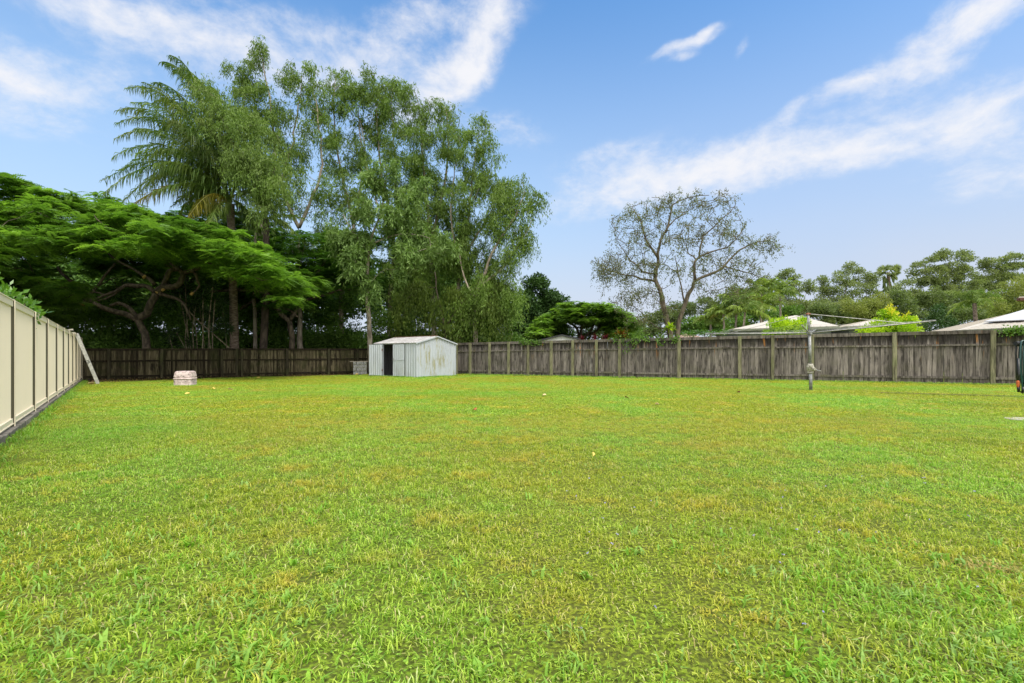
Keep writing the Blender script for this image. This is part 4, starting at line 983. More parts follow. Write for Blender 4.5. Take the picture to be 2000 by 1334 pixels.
# ------------------------------------------------------------------ ladder
top = np.array([-16.62, 18.5, 1.98]); ft = np.array([-16.15, 18.86, 0.0])
top = mf(18.5)+sm*.06+[0, 0, 1.95]; k_ = .62; ft = mf(18.5)+sm*(.06+k_)+um*.25
root = empty('ladder', ft, 'weathered aluminium ladder leaning on the far end of the cream fence', 'ladder')
dl = unit(top-ft); wv = um*.40
out_n = np.cross(dl, um); out_n /= np.linalg.norm(out_n)
for k2 in (0, 1):
    mb = MB(); a = ft+wv*k2; e = top+dl*.02+wv*k2
    mb.beam(a, e, .03, .105, up=np.cross(um, dl)); rl = mb.build('rail', M['alloy'], root, bevel=.003)
    mh = MB(); pts = [e-dl*.03, e+dl*.04-sm*.04+[0, 0, .0], e+[0, 0, .02]-sm*.16, e+[0, 0, .13]-sm*.24, e+[0, 0, .16]-sm*.10]
    for p0, p1 in zip(pts[:-1], pts[1:]): mh.beam(p0, p1, .04, .09, up=um)
    mh.build('hook', M['castpaint'], rl)
for i in range(7):
    mb = MB(); c = ft+dl*(.22+.27*i); mb.tube([c+um*.005, c+wv-um*.005], .017, 8); mb.build('rung', M['alloy'], root)
# hand painted letters on the near rail
tx = bpy.data.curves.new('lettering', 'FONT'); tx.body = 'CHL'; tx.size = .13; tx.extrude = .0015; tx.align_x = 'CENTER'; tx.align_y = 'CENTER'
tx.materials.append(M['black'])
txo = bpy.data.objects.new('lettering', tx); col.objects.link(txo)
fn = -um                                                       # near rail side face looks back along the fence
tp = ft+dl*(.62*1.0*0+.98)+fn*.0165
X = -dl; Yv = np.cross(fn, X)
mw = Matrix(((X[0], Yv[0], fn[0], tp[0]), (X[1], Yv[1], fn[1], tp[1]), (X[2], Yv[2], fn[2], tp[2]), (0, 0, 0, 1)))
txo.parent = root; txo.matrix_world = mw
bpy.context.view_layer.update(); dg = bpy.context.evaluated_depsgraph_get()
mt = bpy.data.meshes.new_from_object(txo.evaluated_get(dg)); lo = bpy.data.objects.new('painted_letters', mt); col.objects.link(lo)
lo.parent = root; lo.matrix_parent_inverse = Matrix.Identity(4); lo.matrix_basis = Matrix.Translation(-Vector(ft)) @ mw
bpy.data.objects.remove(txo)
if not mt.materials: mt.materials.append(M['black'])

# ------------------------------------------------------------------ rotary clothes hoist
HB = G(1584, 763); Y0 = HB[1]; X0 = HB[0]
root = empty('clothes_hoist', HB, 'old galvanised rotary clothes hoist standing on the lawn before the right fence', 'clothesline')
zc = HC+(HY-719)/F*Y0; zh = HC+(HY-650)/F*Y0; zt = HC+(HY-614)/F*Y0
pt = P(1578.5, 613, Y0); ph = P(1581, 650, Y0); pc = P(1582.5, 719, Y0)
mb = MB(); mb.tube([HB-[0, 0, .1], pc], .05, 16); mb.build('pole', M['galv'], root, smooth=True)
mb = MB(); mb.tube([pc, pc+(ph-pc)*.98], .044, 16); mb.tube([ph, pt-[0, 0, .03]], .038, 14); mb.build('inner_mast', M['galv'], root, smooth=True)
mb = MB(); mb.tube([pc+[0, 0, z] for z in (-.17, -.15, -.10, -.04, .03, .10, .13)], [.06, .085, .075, .10, .115, .095, .06], 14)
mb.tube([pc+[.03, -.08, -.02], pc+[.05, -.17, -.03]], [.055, .05], 12); mb.tube([pc+[-.04, -.06, .06], pc+[-.05, -.14, .07]], [.035, .03], 10)
mb.box(pc+[-.05, 0, .135], (.06, .05, .03)); mb.box(pc+[.06, 0, .13], (.06, .05, .03))
cb = mb.build('crank_box', M['castpaint'], root, smooth=False)
mb = MB(); mb.tube([pc+[.05, -.15, -.03], pc+[.10, -.18, -.05], P(1598, 724, Y0-.2)], .011, 8); mb.tube([P(1598, 724, Y0-.2), P(1598, 724, Y0-.2)+[.02, -.09, 0]], .016, 8); mb.build('crank_handle', M['galv_light'], cb)
mb = MB(); mb.tube([ph+[0, 0, z] for z in (-.06, -.05, .05, .06)], [.05, .085, .085, .05], 14); mb.build('hub', M['galv'], root)
mb = MB(); mb.tube([pt+[0, 0, z] for z in (-.04, 0, .02, .03)], [.05, .07, .06, .02], 12); mb.build('cap', M['brownpl'], root)
tipL = P(1380, 652, Y0+1.57); tipR = P(1824, 626.5, Y0-1.57); tipN = P(1567, 636, Y0-2.67); tipF = P(1593, 644, Y0+2.67)
for t_ in (tipL, tipR, tipN, tipF):
    mb = MB(); mb.tube([ph+[0, 0, .0], ph+(t_-ph)*.5+[0, 0, -.01], t_], [.021, .019, .016], 10); a_ = mb.build('arm', M['galv_light'], root, smooth=True)
    mb = MB(); mb.tube([t_-unit(t_-ph)*.02, t_+unit(t_-ph)*.05], .021, 10); mb.build('arm_tip', M['galv'], a_)
for t_, f, r in ((tipL, .78, .008), (tipR, .80, .012), (tipN, .5, .006), (tipF, .45, .006)):
    mb = MB(); mb.tube([pt, ph+(t_-ph)*f], r, 6); mb.build('stay_rod', M['galv_light'], root)
for fr_ in (1.0, .86, .72, .58, .44):
    mb = MB(); q4 = [ph+(t_-ph)*fr_+[0, 0, .028] for t_ in (tipL, tipN, tipR, tipF)]
    for a, e in zip(q4, q4[1:]+q4[:1]):
        s = np.linspace(0, 1, 9)[:, None]; p_ = a+(e-a)*s; p_[:, 2] -= np.sin(s[:, 0]*math.pi)*.05; mb.tube(p_, .0022, 4, caps=False)
    mb.build('line_wire', M['galv_light'], root)

# ------------------------------------------------------------------ patio roof corner, post, hose (right edge)
pb = np.array([11.35, 10.0, 0.])
root = empty('patio_cover', pb, 'brown edged patio roof corner whose gutter tip enters at the right edge', 'patio roof')
corner = P(1990, 584, 10.0); zr = corner[2]
fp = [corner, np.array([11.35, 9.55, zr]), np.array([12.0, 10.3, zr]), np.array([11.4, 10.6, zr])]
mb = MB(); mb.prism(np.array(fp)+[0, 0, .02], (0, 0, .03)); mb.build('roof_sheet', M['roof_cream'], root)
mb = MB(); cc_ = [f for f in fp]
for a, e in zip(cc_, cc_[1:]+cc_[:1]): mb.beam(a+[0, 0, -.01], e+[0, 0, -.01], .07, .07)
mb.build('gutter', M['brown_gutter'], root, bevel=.01)
mb = MB(); mb.box(pb+[0, 0, zr/2], (.09, .09, zr)); mb.build('post', M['brown_gutter'], root, bevel=.005)
hd = 5.9; hc = P(2001, 672, hd)
hp = empty('hose_post', (*P(2024, 700, 5.95)[:2], 0), 'dark steel post just past the right edge carrying the hose hook', 'post')
mb = MB(); q_ = P(2024, 700, 5.95); mb.box((q_[0], q_[1], .68), (.06, .06, 1.36)); mb.build('post', M['black'], hp, bevel=.004)
mb = MB(); mb.tube([P(1983, 671, hd)+[0, 0, .0], P(1990, 672, hd)], .028, 10); mb.tube([P(1990, 672, hd), P(2022, 672, hd)], .02, 8); hk = mb.build('hook', M['black'], hp)
hr = empty('garden_hose', (hc[0], hc[1], 0), 'coiled dark green garden hose hanging in loops at the right edge', 'hose')
rng = np.random.default_rng(14)
for i in range(11):
    mb = MB(); w = rng.uniform(.04, .108); bt_ = rng.uniform(745, 772) if i < 10 else rng.uniform(765, 779)
    zb_ = HC+(HY-bt_)/F*hd; cx = hc[0]+rng.uniform(-.02, .05); zt_ = hc[2]+rng.uniform(.02, .05); dy = rng.uniform(-.05, .06)
    pts = []
    for a in np.linspace(0, 2*math.pi, 26):
        z = (zt_+zb_)/2+(zt_-zb_)/2*math.cos(a); ww = w*(1 if math.cos(a) > 0 else 1-.45*(-math.cos(a)))
        s_ = math.sin(a); pts.append([cx+ww*np.sign(s_)*abs(s_)**.5+rng.normal()*.003, hd+dy+.03*s_, z])
    mb.tube(pts, .0085, 8, caps=False); mb.build('hose_loop', M['hose'] if i % 4 else M['hose2'], hr, smooth=True)
e1 = P(1988, 748, hd-.08)
mb = MB(); mb.tube([P(1989, 700, hd-.06), P(1990, 730, hd-.08), e1+[0, 0, .02]], .0105, 8); mb.tube([e1+[0, 0, -.04], e1+[.01, 0, -.09], e1+[.05, 0, -.12], e1+[.06, 0, -.05]], .011, 8); mb.build('hose_loop', M['hose2'], hr, smooth=True)
mb = MB(); mb.tube([e1+[0, 0, .03], e1+[0, 0, .015], e1+[0, 0, -.03], e1+[0, 0, -.05]], [.010, .015, .014, .010], 12); mb.build('hose_fitting', M['orange'], hr)

# ------------------------------------------------------------------ neighbours' buildings
def gable_build():
    d = 35.; root = empty('outbuilding', gp(1097, d), 'pale grey weatherboard gable with a charcoal edge above the fence', 'outbuilding')
    pk = P(1097, 654, d); l = P(1030, 670, d); r = P(1166, 670, d); zb = 0.
    n = 9; mb = MB()
    zl = l[2]-.05
    # weatherboards stepping up the gable
    z = 0.
    while z < pk[2]-.06:
        z1 = min(z+.24, pk[2]-.06)
        def xr(zz):
            if zz <= zl: return l[0]+.35, r[0]-.35
            f = (zz-zl)/(pk[2]-zl); return l[0]+.35+(pk[0]-l[0]-.35)*f, r[0]-.35+(pk[0]-r[0]+.35)*f
        a0, b0 = xr(z); a1, b1 = xr(z1)
        V = [(a0, d-.02, z), (b0, d-.02, z), (b1, d, z1), (a1, d, z1), (a0, d+.1, z), (b0, d+.1, z), (b1, d+.1, z1), (a1, d+.1, z1)]
        mb.add(V, [(0, 1, 2, 3), (4, 7, 6, 5), (0, 4, 5, 1), (3, 2, 6, 7), (0, 3, 7, 4), (1, 5, 6, 2)]); z = z1
    mb.build('wall', M['wall_pale'], root)
    mb = MB(); dp = np.array([1.0, 6, 0])
    for a, e in ((l, pk), (pk, r)):
        a = a+[0, -.10, 0]; e = e+[0, -.10, 0]; slab(mb, [a, e, e+dp, a+dp], .04)
    rf_ = mb.build('roof', M['fascia_dark'], root)
    mb = MB()
    for a, e in ((l, pk), (pk, r)): mb.beam(a+[0, -.12, -.02], e+[0, -.12, -.02], .03, .10)
    mb.build('barge_board', M['fascia_dark'], rf_)
gable_build()
def hip(name, label, eave, peak, ez, walls=True, mat=None, over=.5, fascia=None, cat='house'):
    """eave: 4 ground corners (x,y); peak: 2 ridge points (x,y,z)"""
    E = [np.array([*e, ez]) for e in eave]; R0, R1 = [np.array(p_, float) for p_ in peak]
    root = empty(name, (*eave[0], 0), label, cat)
    mb = MB(); slab(mb, [E[0], E[1], R1, R0], .04); slab(mb, [E[1], E[2], R1], .04); slab(mb, [E[2], E[3], R0, R1], .04); slab(mb, [E[3], E[0], R0], .04)
    # standing ribs on the front faces
    for f0, f1, g0, g1 in ((E[0], E[1], R0, R1), (E[3], E[0], R0, R0), (E[1], E[2], R1, R1)):
        L_ = np.linalg.norm(f1-f0); n = int(L_/.38)
        for i in range(1, n):
            a = f0+(f1-f0)*i/n
            # rib climbs square to the eave until it meets a hip
            dirv = (g0+g1)/2-(f0+f1)/2; ue = unit(f1-f0); dirv = dirv-ue*(dirv @ ue)
            x = (a-f0) @ ue; s = 1.0; h0 = (g0-f0) @ ue; h1 = (g1-f0) @ ue
            if x < h0: s = x/h0
            elif x > h1: s = (L_-x)/(L_-h1)
            if s > .03: mb.beam(a+[0, 0, .012], a+dirv*s+[0, 0, .012], .03, .02)
    rf_ = mb.build('roof', mat or M['roof_cream'], root)
    mb = MB()
    for a, e in zip(E, E[1:]+E[:1]): mb.beam(a+[0, 0, -.10], e+[0, 0, -.10], .10, .14)
    mb.build('gutter', fascia or M['fascia'], rf_)
    mb = MB(); c = sum(E)/4; W = [q+(c-q)/np.linalg.norm(c-q)*over*1.4 for q in E]
    mb.prism([(q[0], q[1], 0) for q in W], (0, 0, ez-.06)); wl = mb.build('wall', M['wall_grey'], root)
    return root, E, W
def win(root, W, i, j, f0, f1, z0, z1):
    a = W[i]+(W[j]-W[i])*f0; e = W[i]+(W[j]-W[i])*f1; u_ = unit(e-a); nn = np.array([u_[1], -u_[0], 0]); nn = nn if nn @ (a-np.array([a[0], a[1]+5, a[2]])) > 0 else -nn
    a = a.copy(); e = e.copy(); a[2] = e[2] = 0; zc_ = (z0+z1)/2; mb = MB()
    for z in (z0, z1): mb.beam(a+nn*.03+[0, 0, z], e+nn*.03+[0, 0, z], .06, .06)
    for q_ in (a, (a+e)/2, e): mb.beam(q_+nn*.03+[0, 0, z0+.03], q_+nn*.03+[0, 0, z1-.03], .05, .05, up=u_)
    w = mb.build('window', M['roof_white'], root); mb = MB(); mb.beam(a+nn*.012+[0, 0, zc_], e+nn*.012+[0, 0, zc_], .012, z1-z0); mb.build('pane', M['glass'], w)
def pq(px, d): return ((px-1000)/F*d, d)
r_, E_, W_ = hip('house', 'cream metal hip roofed house behind the lime shrub and clothes hoist', [pq(1432, 38), pq(1640, 34.2), (pq(1640, 34.2)[0]+3, 44), (pq(1432, 38)[0]+2.2, 47.5)], [(*pq(1552, 40), HC+(HY-616)/F*40), (*pq(1556, 41.5), HC+(HY-616)/F*41.5)], 3.22)
win(r_, W_, 0, 1, .55, .82, 1.2, 2.6)
r_, E_, W_ = hip('house', 'cream roofed wing seen between the lime shrub and the gold tipped shrub', [pq(1655, 34.6), pq(1790, 32.5), (pq(1790, 32.5)[0]+2, 40), (pq(1655, 34.6)[0]+2, 42)], [(*pq(1712, 36.5), HC+(HY-623)/F*36.5), (*pq(1740, 36), HC+(HY-623)/F*36)], 3.24)
win(r_, W_, 0, 1, .1, .5, 1.2, 2.6)
r_, E_, W_ = hip('house', 'white and cream roofed house at the right edge', [pq(1868, 32), pq(2180, 25), (pq(2180, 25)[0]+5, 34), (pq(1868, 32)[0]+5, 42)], [(*pq(2000, 34.5), HC+(HY-607)/F*34.5), (*pq(2120, 31), HC+(HY-607)/F*31)], 2.82)
# raised white insulated sheets on that roof
a = E_[0]; b_ = E_[1]; Rr0 = np.array([*pq(2000, 34.5), HC+(HY-607)/F*34.5]); Rr1 = np.array([*pq(2120, 31), HC+(HY-607)/F*31])
def on(s, t): l = a+(b_-a)*s; h = Rr0+(Rr1-Rr0)*s; return l+(h-l)*t+np.array([0, 0, .16])
def on2(x, t):
    return None
mb = MB()
for i in range(5):
    s0 = .06+.18*i; s1 = s0+.175; slab(mb, [on(s0, .30), on(s1, .30), on(s1, .93), on(s0, .93)], .05)
mb.build('roof_overlay', M['roof_white'], r_)
hip('house', 'small pinkish tiled roof just showing over the fence beside the leaning trunks', [pq(1315, 44), pq(1372, 44), pq(1368, 50), pq(1318, 50)], [(*pq(1340, 46.5), HC+(HY-652)/F*46.5), (*pq(1350, 46.5), HC+(HY-652)/F*46.5)], 2.78, mat=M['tile'], fascia=M['tile'])

# ------------------------------------------------------------------ ground
def ground_mat():
    m, nt, out = newmat('lawn_soil')
    pos = nt.nodes.new('ShaderNodeNewGeometry').outputs['Position']
    n1 = noise(nt, .35, 4, pos); n2 = noise(nt, 3.0, 5, pos); n3 = noise(nt, 45, 4, pos)
    c = mixc(nt, ramp(nt, n1, .38, .62), (.14, .24, .02), (.22, .26, .025))
    c = mixc(nt, mth(nt, 'MULTIPLY', ramp(nt, n2, .45, .7), .6), c, (.10, .11, .02))
    c = mixc(nt, mth(nt, 'MULTIPLY', ramp(nt, n3, .38, .58), .85), c, (.055, .062, .016))
    # bare leaf-strewn soil along the back-left fence
    sep = nt.nodes.new('ShaderNodeSeparateXYZ'); nt.links.new(pos, sep.inputs[0])
    dd = mth(nt, 'SUBTRACT', sep.outputs[1], mth(nt, 'ADD', mth(nt, 'MULTIPLY', sep.outputs[0], .741), 37.25))   # >0 behind the fence
    dd = mth(nt, 'ADD', dd, mth(nt, 'MULTIPLY', n2, 1.6))
    soil = ramp(nt, mth(nt, 'ADD', dd, mth(nt, 'MULTIPLY', ramp(nt, sep.outputs[0], -13.5, -15.5), 1.8)), -2.6, -1.0)
    sc = mixc(nt, ramp(nt, noise(nt, 14, 4, pos), .4, .62), (.020, .015, .009), (.07, .042, .024))
    sc = mixc(nt, ramp(nt, noise(nt, 30, 3, pos), .62, .68), sc, (.16, .10, .05))
    c = mixc(nt, soil, c, sc)
    principled(nt, out, c, .95, spec=.1, bump=n3, bstr=.6, bdist=.02); return m
M['ground'] = ground_mat()
me = bpy.data.meshes.new('ground'); s = 900
me.from_pydata([(-s, -s, 0), (s, -s, 0), (s, s, 0), (-s, s, 0)], [], [(0, 1, 2, 3)]); me.materials.append(M['ground'])
o = bpy.data.objects.new('ground', me); col.objects.link(o); setp(o, 'green lawn ground with bare soil by the back fence', 'ground', kind='structure')

# --- grass: one object; its mesh holds the turf tiles and the points they are set on
PATCH = [(1230, 830, 3.2, 1.3, 'dry'), (1060, 850, 1.6, .8, 'dry'), (1400, 870, 1.6, .7, 'dry'), (540, 1040, .5, .22, 'dry'), (770, 1090, .35, .16, 'dry'), (880, 1015, .4, .2, 'dry'), (700, 930, .8, .4, 'dry'), (1350, 980, .6, .3, 'dry'),
         (420, 1150, .3, .15, 'dry'), (1700, 840, 1.2, .6, 'dry'), (1920, 1110, .22, .14, 'bare'), (1680, 920, .8, .4, 'dry'), (650, 830, 1.8, .7, 'dry'), (1100, 1200, .3, .15, 'dry'),
         (180, 850, 2.6, 1.6, 'lush'), (150, 1160, .45, .22, 'lush'), (1750, 1180, .5, .22, 'lush'), (950, 770, 4.0, 1.5, 'lush'), (1700, 760, 4.0, 1.3, 'lush'), (60, 1280, .3, .2, 'lush'), (1500, 1040, .8, .3, 'lush'), (600, 770, 3, 1.2, 'lush'), (300, 1000, .8, .3, 'lush')]
def patches(nt, pos, c, k=1.0):
    w2 = noise(nt, 1.2, 5, pos, rough=.65); w3 = noise(nt, 6.0, 4, pos)
    sp_ = nt.nodes.new('ShaderNodeSeparateXYZ'); nt.links.new(pos, sp_.inputs[0])
    for kind, colr, amt in (('lush', (.13*k, .34*k, .03*k), .6), ('dry', (.44*k, .38*k, .05*k), .5), ('bare', (.42*k, .26*k, .13*k), .9)):
        a = None
        for px, py, rx, ry, kd in PATCH:
            if kd != kind: continue
            g = G(px, py); dx = mth(nt, 'MULTIPLY', mth(nt, 'SUBTRACT', sp_.outputs[0], float(g[0])), 1/rx); dy = mth(nt, 'MULTIPLY', mth(nt, 'SUBTRACT', sp_.outputs[1], float(g[1])), 1/ry)
            e = mth(nt, 'EXPONENT', mth(nt, 'MULTIPLY', mth(nt, 'ADD', mth(nt, 'MULTIPLY', dx, dx), mth(nt, 'MULTIPLY', dy, dy)), -1.0))
            a = e if a is None else mth(nt, 'MAXIMUM', a, e)
        m_ = ramp(nt, mth(nt, 'ADD', a, mth(nt, 'MULTIPLY', mth(nt, 'SUBTRACT', mth(nt, 'ADD', w2, mth(nt, 'MULTIPLY', w3, .6)), .80), 2.4)), .30, 1.05)
        c = mixc(nt, mth(nt, 'MULTIPLY', m_, amt), c, colr)
    return c
def grass_mat():
    m, nt, out = newmat('lawn_grass')
    pos = nt.nodes.new('ShaderNodeNewGeometry').outputs['Position']
    v = vattr(nt)
    n1 = noise(nt, .30, 5, pos, rough=.6); n2 = noise(nt, 1.5, 6, pos, rough=.7); n4 = noise(nt, .8, 5, pos, rough=.65); n5 = noise(nt, .55, 6, pos, rough=.7, dist=.4)
    rp = nt.nodes.new('ShaderNodeValToRGB'); nt.links.new(v, rp.inputs[0]); e_ = rp.color_ramp.elements
    e_[0].position = 0; e_[0].color = (.09, .21, .02, 1); e_[1].position = 1; e_[1].color = (.50, .56, .26, 1)
    for p_, c_ in ((.35, (.20, .37, .035, 1)), (.7, (.33, .52, .06, 1)), (.9, (.40, .55, .08, 1))): q_ = e_.new(p_); q_.color = c_
    fresh = rp.outputs[0]
    rp2 = nt.nodes.new('ShaderNodeValToRGB'); nt.links.new(v, rp2.inputs[0]); e_ = rp2.color_ramp.elements
    e_[0].position = 0; e_[0].color = (.12, .17, .012, 1); e_[1].position = 1; e_[1].color = (.60, .56, .26, 1)
    for p_, c_ in ((.35, (.25, .31, .02, 1)), (.7, (.38, .44, .035, 1)), (.9, (.50, .52, .09, 1))): q_ = e_.new(p_); q_.color = c_
    olive = rp2.outputs[0]
    c = mixc(nt, ramp(nt, n1, .38, .58), fresh, olive)
    c = mixc(nt, mth(nt, 'MULTIPLY', ramp(nt, n2, .50, .68), .6), c, (.52, .42, .05))
    c = mixc(nt, mth(nt, 'MULTIPLY', ramp(nt, n5, .53, .66), .42), c, (.40, .27, .06))
    c = mixc(nt, mth(nt, 'MULTIPLY', ramp(nt, n4, .55, .70), .55), c, (.17, .36, .05))
    c2 = patches(nt, pos, c); c = mixc(nt, .75, c, c2)
    c = mixc(nt, 1.0, c, (1.26, 1.24, 1.35), 'MULTIPLY')
    a = nt.nodes.new('ShaderNodeAttribute'); a.attribute_name = 'dry'
    c = mixc(nt, a.outputs['Fac'], c, (.50, .40, .20))
    p = principled(nt, None, c, .5, spec=.3); t = nt.nodes.new('ShaderNodeBsdfTranslucent')
    nt.links.new(mixc(nt, 1.0, c, (1.1, 1.15, .6), 'MULTIPLY'), t.inputs[0])
    mx = nt.nodes.new('ShaderNodeMixShader'); mx.inputs[0].default_value = .38
    nt.links.new(p.outputs[0], mx.inputs[1]); nt.links.new(t.outputs[0], mx.inputs[2]); nt.links.new(mx.outputs[0], out.inputs[0]); return m
M['grass'] = grass_mat()
def blades(n, rng, T, Lm, W, lie=.9, clump=0):
    p = np.stack([rng.uniform(-T/2, T/2, n), rng.uniform(-T/2, T/2, n), np.zeros(n)], 1)
    az = rng.random(n)*2*math.pi; out = np.stack([np.cos(az), np.sin(az), np.zeros(n)], 1)
    L = Lm*rng.uniform(.5, 1.4, n)[:, None]; ln = (.3+(lie-.3)*rng.random(n)**.7)[:, None]
    up = np.array([0, 0, 1.])
    m1 = p+(up*(1-ln*.35)+out*ln*.5)*L*.5; e = m1+(up*(1-ln)*.8+out*(.3+ln))*L*.45
    e[:, 2] = np.maximum(e[:, 2], .004)
    S = np.stack([-np.sin(az), np.cos(az), np.zeros(n)], 1)*W*rng.uniform(.6, 1.3, n)[:, None]/2
    V = np.stack([p-S, p+S, m1+S*.9, m1-S*.9, e], 1)          # 5 verts
    if clump:
        cc = rng.uniform(-T/2, T/2, (clump, 2)); hs_ = rng.uniform(.6, 1.5, clump); q = rng.integers(0, clump, n); use = rng.random(n) < .62
        np_ = cc[q]+rng.normal(size=(n, 2))*.022; np_ = (np_+T/2) % T-T/2
        dxy = np.where(use[:, None], np_-p[:, :2], 0); V[:, :, :2] += dxy[:, None, :]; V[:, 2:, 2] *= np.where(use, hs_[q], .75)[:, None]
    return V
def flatleaves(n, rng, T, L, W, zlo=.008, zhi=.03):
    p = np.stack([rng.uniform(-T/2, T/2, n), rng.uniform(-T/2, T/2, n), rng.uniform(zlo, zhi, n)], 1)
    A = unit(np.stack([rng.normal(size=n), rng.normal(size=n), rng.normal(size=n)*.35], 1))
    nn = unit(np.stack([rng.normal(size=n)*.45, rng.normal(size=n)*.45, np.ones(n)], 1)); S = unit(np.cross(A, nn))
    L = (L*rng.uniform(.6, 1.4, n))[:, None]; W = (W*rng.uniform(.7, 1.3, n))[:, None]
    return np.stack([p, p+A*L*.5+S*W/2, p+A*L, p+A*L*.5-S*W/2], 1)
TS = 1.25
rng = np.random.default_rng(15)
verts = []; faces = []; vv = []; dry = []; cls = []; nv = 0
def addV(V, k, cl, v, d_):
    global nv
    n = V.shape[0]; verts.append(V.reshape(-1, 3)); base = np.arange(n)*k+nv
    if k == 5:
        for b0, q in zip(base.tolist(), range(n)): faces.append((b0, b0+1, b0+2, b0+3)); faces.append((b0+3, b0+2, b0+4))
        vv.extend(np.repeat(v, 2).tolist()); dry.extend(np.repeat(d_, 2).tolist())
    else:
        for b0 in base.tolist(): faces.append((b0, b0+1, b0+2, b0+3))
        vv.extend(v.tolist()); dry.extend(d_.tolist())
    cls.extend([cl]*(n*k)); nv += n*k
def dryv(n, rng, p=.05): return (rng.random(n) < p)*rng.uniform(.5, 1, n)
spec = [  # class, n blades, length, width, n flat leaves, leaf L, leaf W
    (0, 7600, .048, .0048, 1400, .015, .008), (1, 7200, .036, .0046, 2000, .013, .008), (2, 3600, .046, .0085, 3200, .030, .018), (3, 70, .05, .006, 60, .02, .012), (4, 700, .05, .006, 500, .02, .012)]
for cl, nb, Lb, Wb, nf_, Lf, Wf in spec:
    T = TS
    addV(blades(nb, rng, T, Lb, Wb, .95, 170 if cl < 2 else 0), 5, cl, rng.random(nb), dryv(nb, rng, .07)); addV(flatleaves(nf_, rng, T, Lf, Wf), 4, cl, rng.random(nf_)*.7, dryv(nf_, rng, .04))
pts = []; pcl = []
for i in range(-26, 40):
    for j in range(0, 30):
        x = (i+.5)*TS; y = .3+(j+.5)*TS
        if abs(x) > 1.25*y+3.0: continue
        if x < -1.512-.818*y-.2: continue                         # metal fence
        if y > 27.8-.495*x-.35: continue
        dl_ = 37.25+.741*x-y
        if dl_ < .9: continue
        inshed = np.array([x, y])-C0[:2]; a_ = inshed @ fu[:2]; b2 = inshed @ su[:2]
        if -.3 < a_ < W1+.3 and .3 < b2 < SD-.1: continue
        c_ = (0 if rng.random() < .55 else 1) if y < 9.5 else 2
        lim = (3.4 if x < -14.5 else 1.6)+rng.normal()*.3
        if dl_ < lim: c_ = 3
        elif dl_ < lim+1.1: c_ = 4
        pts.append((x, y, 0)); pcl.append(c_+10)
verts.append(np.array(pts, float)); npt = len(pts); cls.extend(pcl)
rotv = np.zeros(nv+npt, np.float32); rotv[nv:] = rng.integers(0, 4, npt)*math.pi/2
me = bpy.data.meshes.new('grass'); me.from_pydata(np.concatenate(verts).tolist(), [], faces)
for nm, ty, dom, dat in (('v', 'FLOAT', 'FACE', np.array(vv, np.float32)), ('dry', 'FLOAT', 'FACE', np.array(dry, np.float32)), ('cls', 'INT', 'POINT', np.array(cls, np.int32)), ('rot', 'FLOAT', 'POINT', rotv)):
    at = me.attributes.new(nm, ty, dom); at.data.foreach_set('value', dat)
me.materials.append(M['grass']); me.update()
go = bpy.data.objects.new('grass', me); col.objects.link(go); setp(go, 'short green mown grass covering the whole back yard', 'grass', kind='stuff')
ng = bpy.data.node_groups.new('turf', 'GeometryNodeTree'); ng.interface.new_socket('Geometry', in_out='INPUT', socket_type='NodeSocketGeometry'); ng.interface.new_socket('Geometry', in_out='OUTPUT', socket_type='NodeSocketGeometry')
gi = ng.nodes.new('NodeGroupInput'); gout = ng.nodes.new('NodeGroupOutput'); jn = ng.nodes.new('GeometryNodeJoinGeometry')
def nattr(nm, ty):
    a = ng.nodes.new('GeometryNodeInputNamedAttribute'); a.data_type = ty; a.inputs[0].default_value = nm
    return [x for x in a.outputs if x.enabled and x.name == 'Attribute'][0]
cA = nattr('cls', 'INT'); rA = nattr('rot', 'FLOAT')
cx = ng.nodes.new('ShaderNodeCombineXYZ'); ng.links.new(rA, cx.inputs[2])
def sel(k):
    c_ = ng.nodes.new('FunctionNodeCompare'); c_.data_type = 'INT'; c_.operation = 'EQUAL'; ng.links.new(cA, c_.inputs[2]); c_.inputs[3].default_value = k
    s_ = ng.nodes.new('GeometryNodeSeparateGeometry'); s_.domain = 'POINT'; ng.links.new(gi.outputs[0], s_.inputs[0]); ng.links.new(c_.outputs[0], s_.inputs[1]); return s_.outputs[0]
for k2 in range(5):
    ip = ng.nodes.new('GeometryNodeInstanceOnPoints'); ng.links.new(sel(10+k2), ip.inputs['Points']); ng.links.new(sel(k2), ip.inputs['Instance']); ng.links.new(cx.outputs[0], ip.inputs['Rotation'])
    ng.links.new(ip.outputs[0], jn.inputs[0])
ng.links.new(jn.outputs[0], gout.inputs[0])
md = go.modifiers.new('turf', 'NODES'); md.node_group = ng

# broader blades of paspalum in clusters near the camera
rng = np.random.default_rng(16); cl = []
spots = []
for _ in range(2400):
    y = 1.2+rng.random()**1.5*9; x = rng.uniform(-1.15, 1.15)*y
    w = .12
    if x < -.5*y and y < 3.2: w = 1.0
    if x > .55*y and y < 2.8: w = 1.0
    if rng.random() < w: spots.append((x, y))
V = []
for x, y in spots:
    n = rng.integers(5, 14); b_ = blades(n, rng, .18, rng.uniform(.045, .075), rng.uniform(.006, .011), .98); b_ += np.array([x, y, 0]); V.append(b_)
for k_ in range(240):
    y = 1.25+rng.random()**1.3*3.2; x = rng.uniform(-1.12, 1.12)*y
    if rng.random() > (1.0 if (x < -.35*y or (x > .45*y and y < 3)) else .3): continue
    n = rng.integers(4, 9); V.append(blades(n, rng, .05, rng.uniform(.05, .085), rng.uniform(.010, .016), .98)+np.array([x, y, .004]))
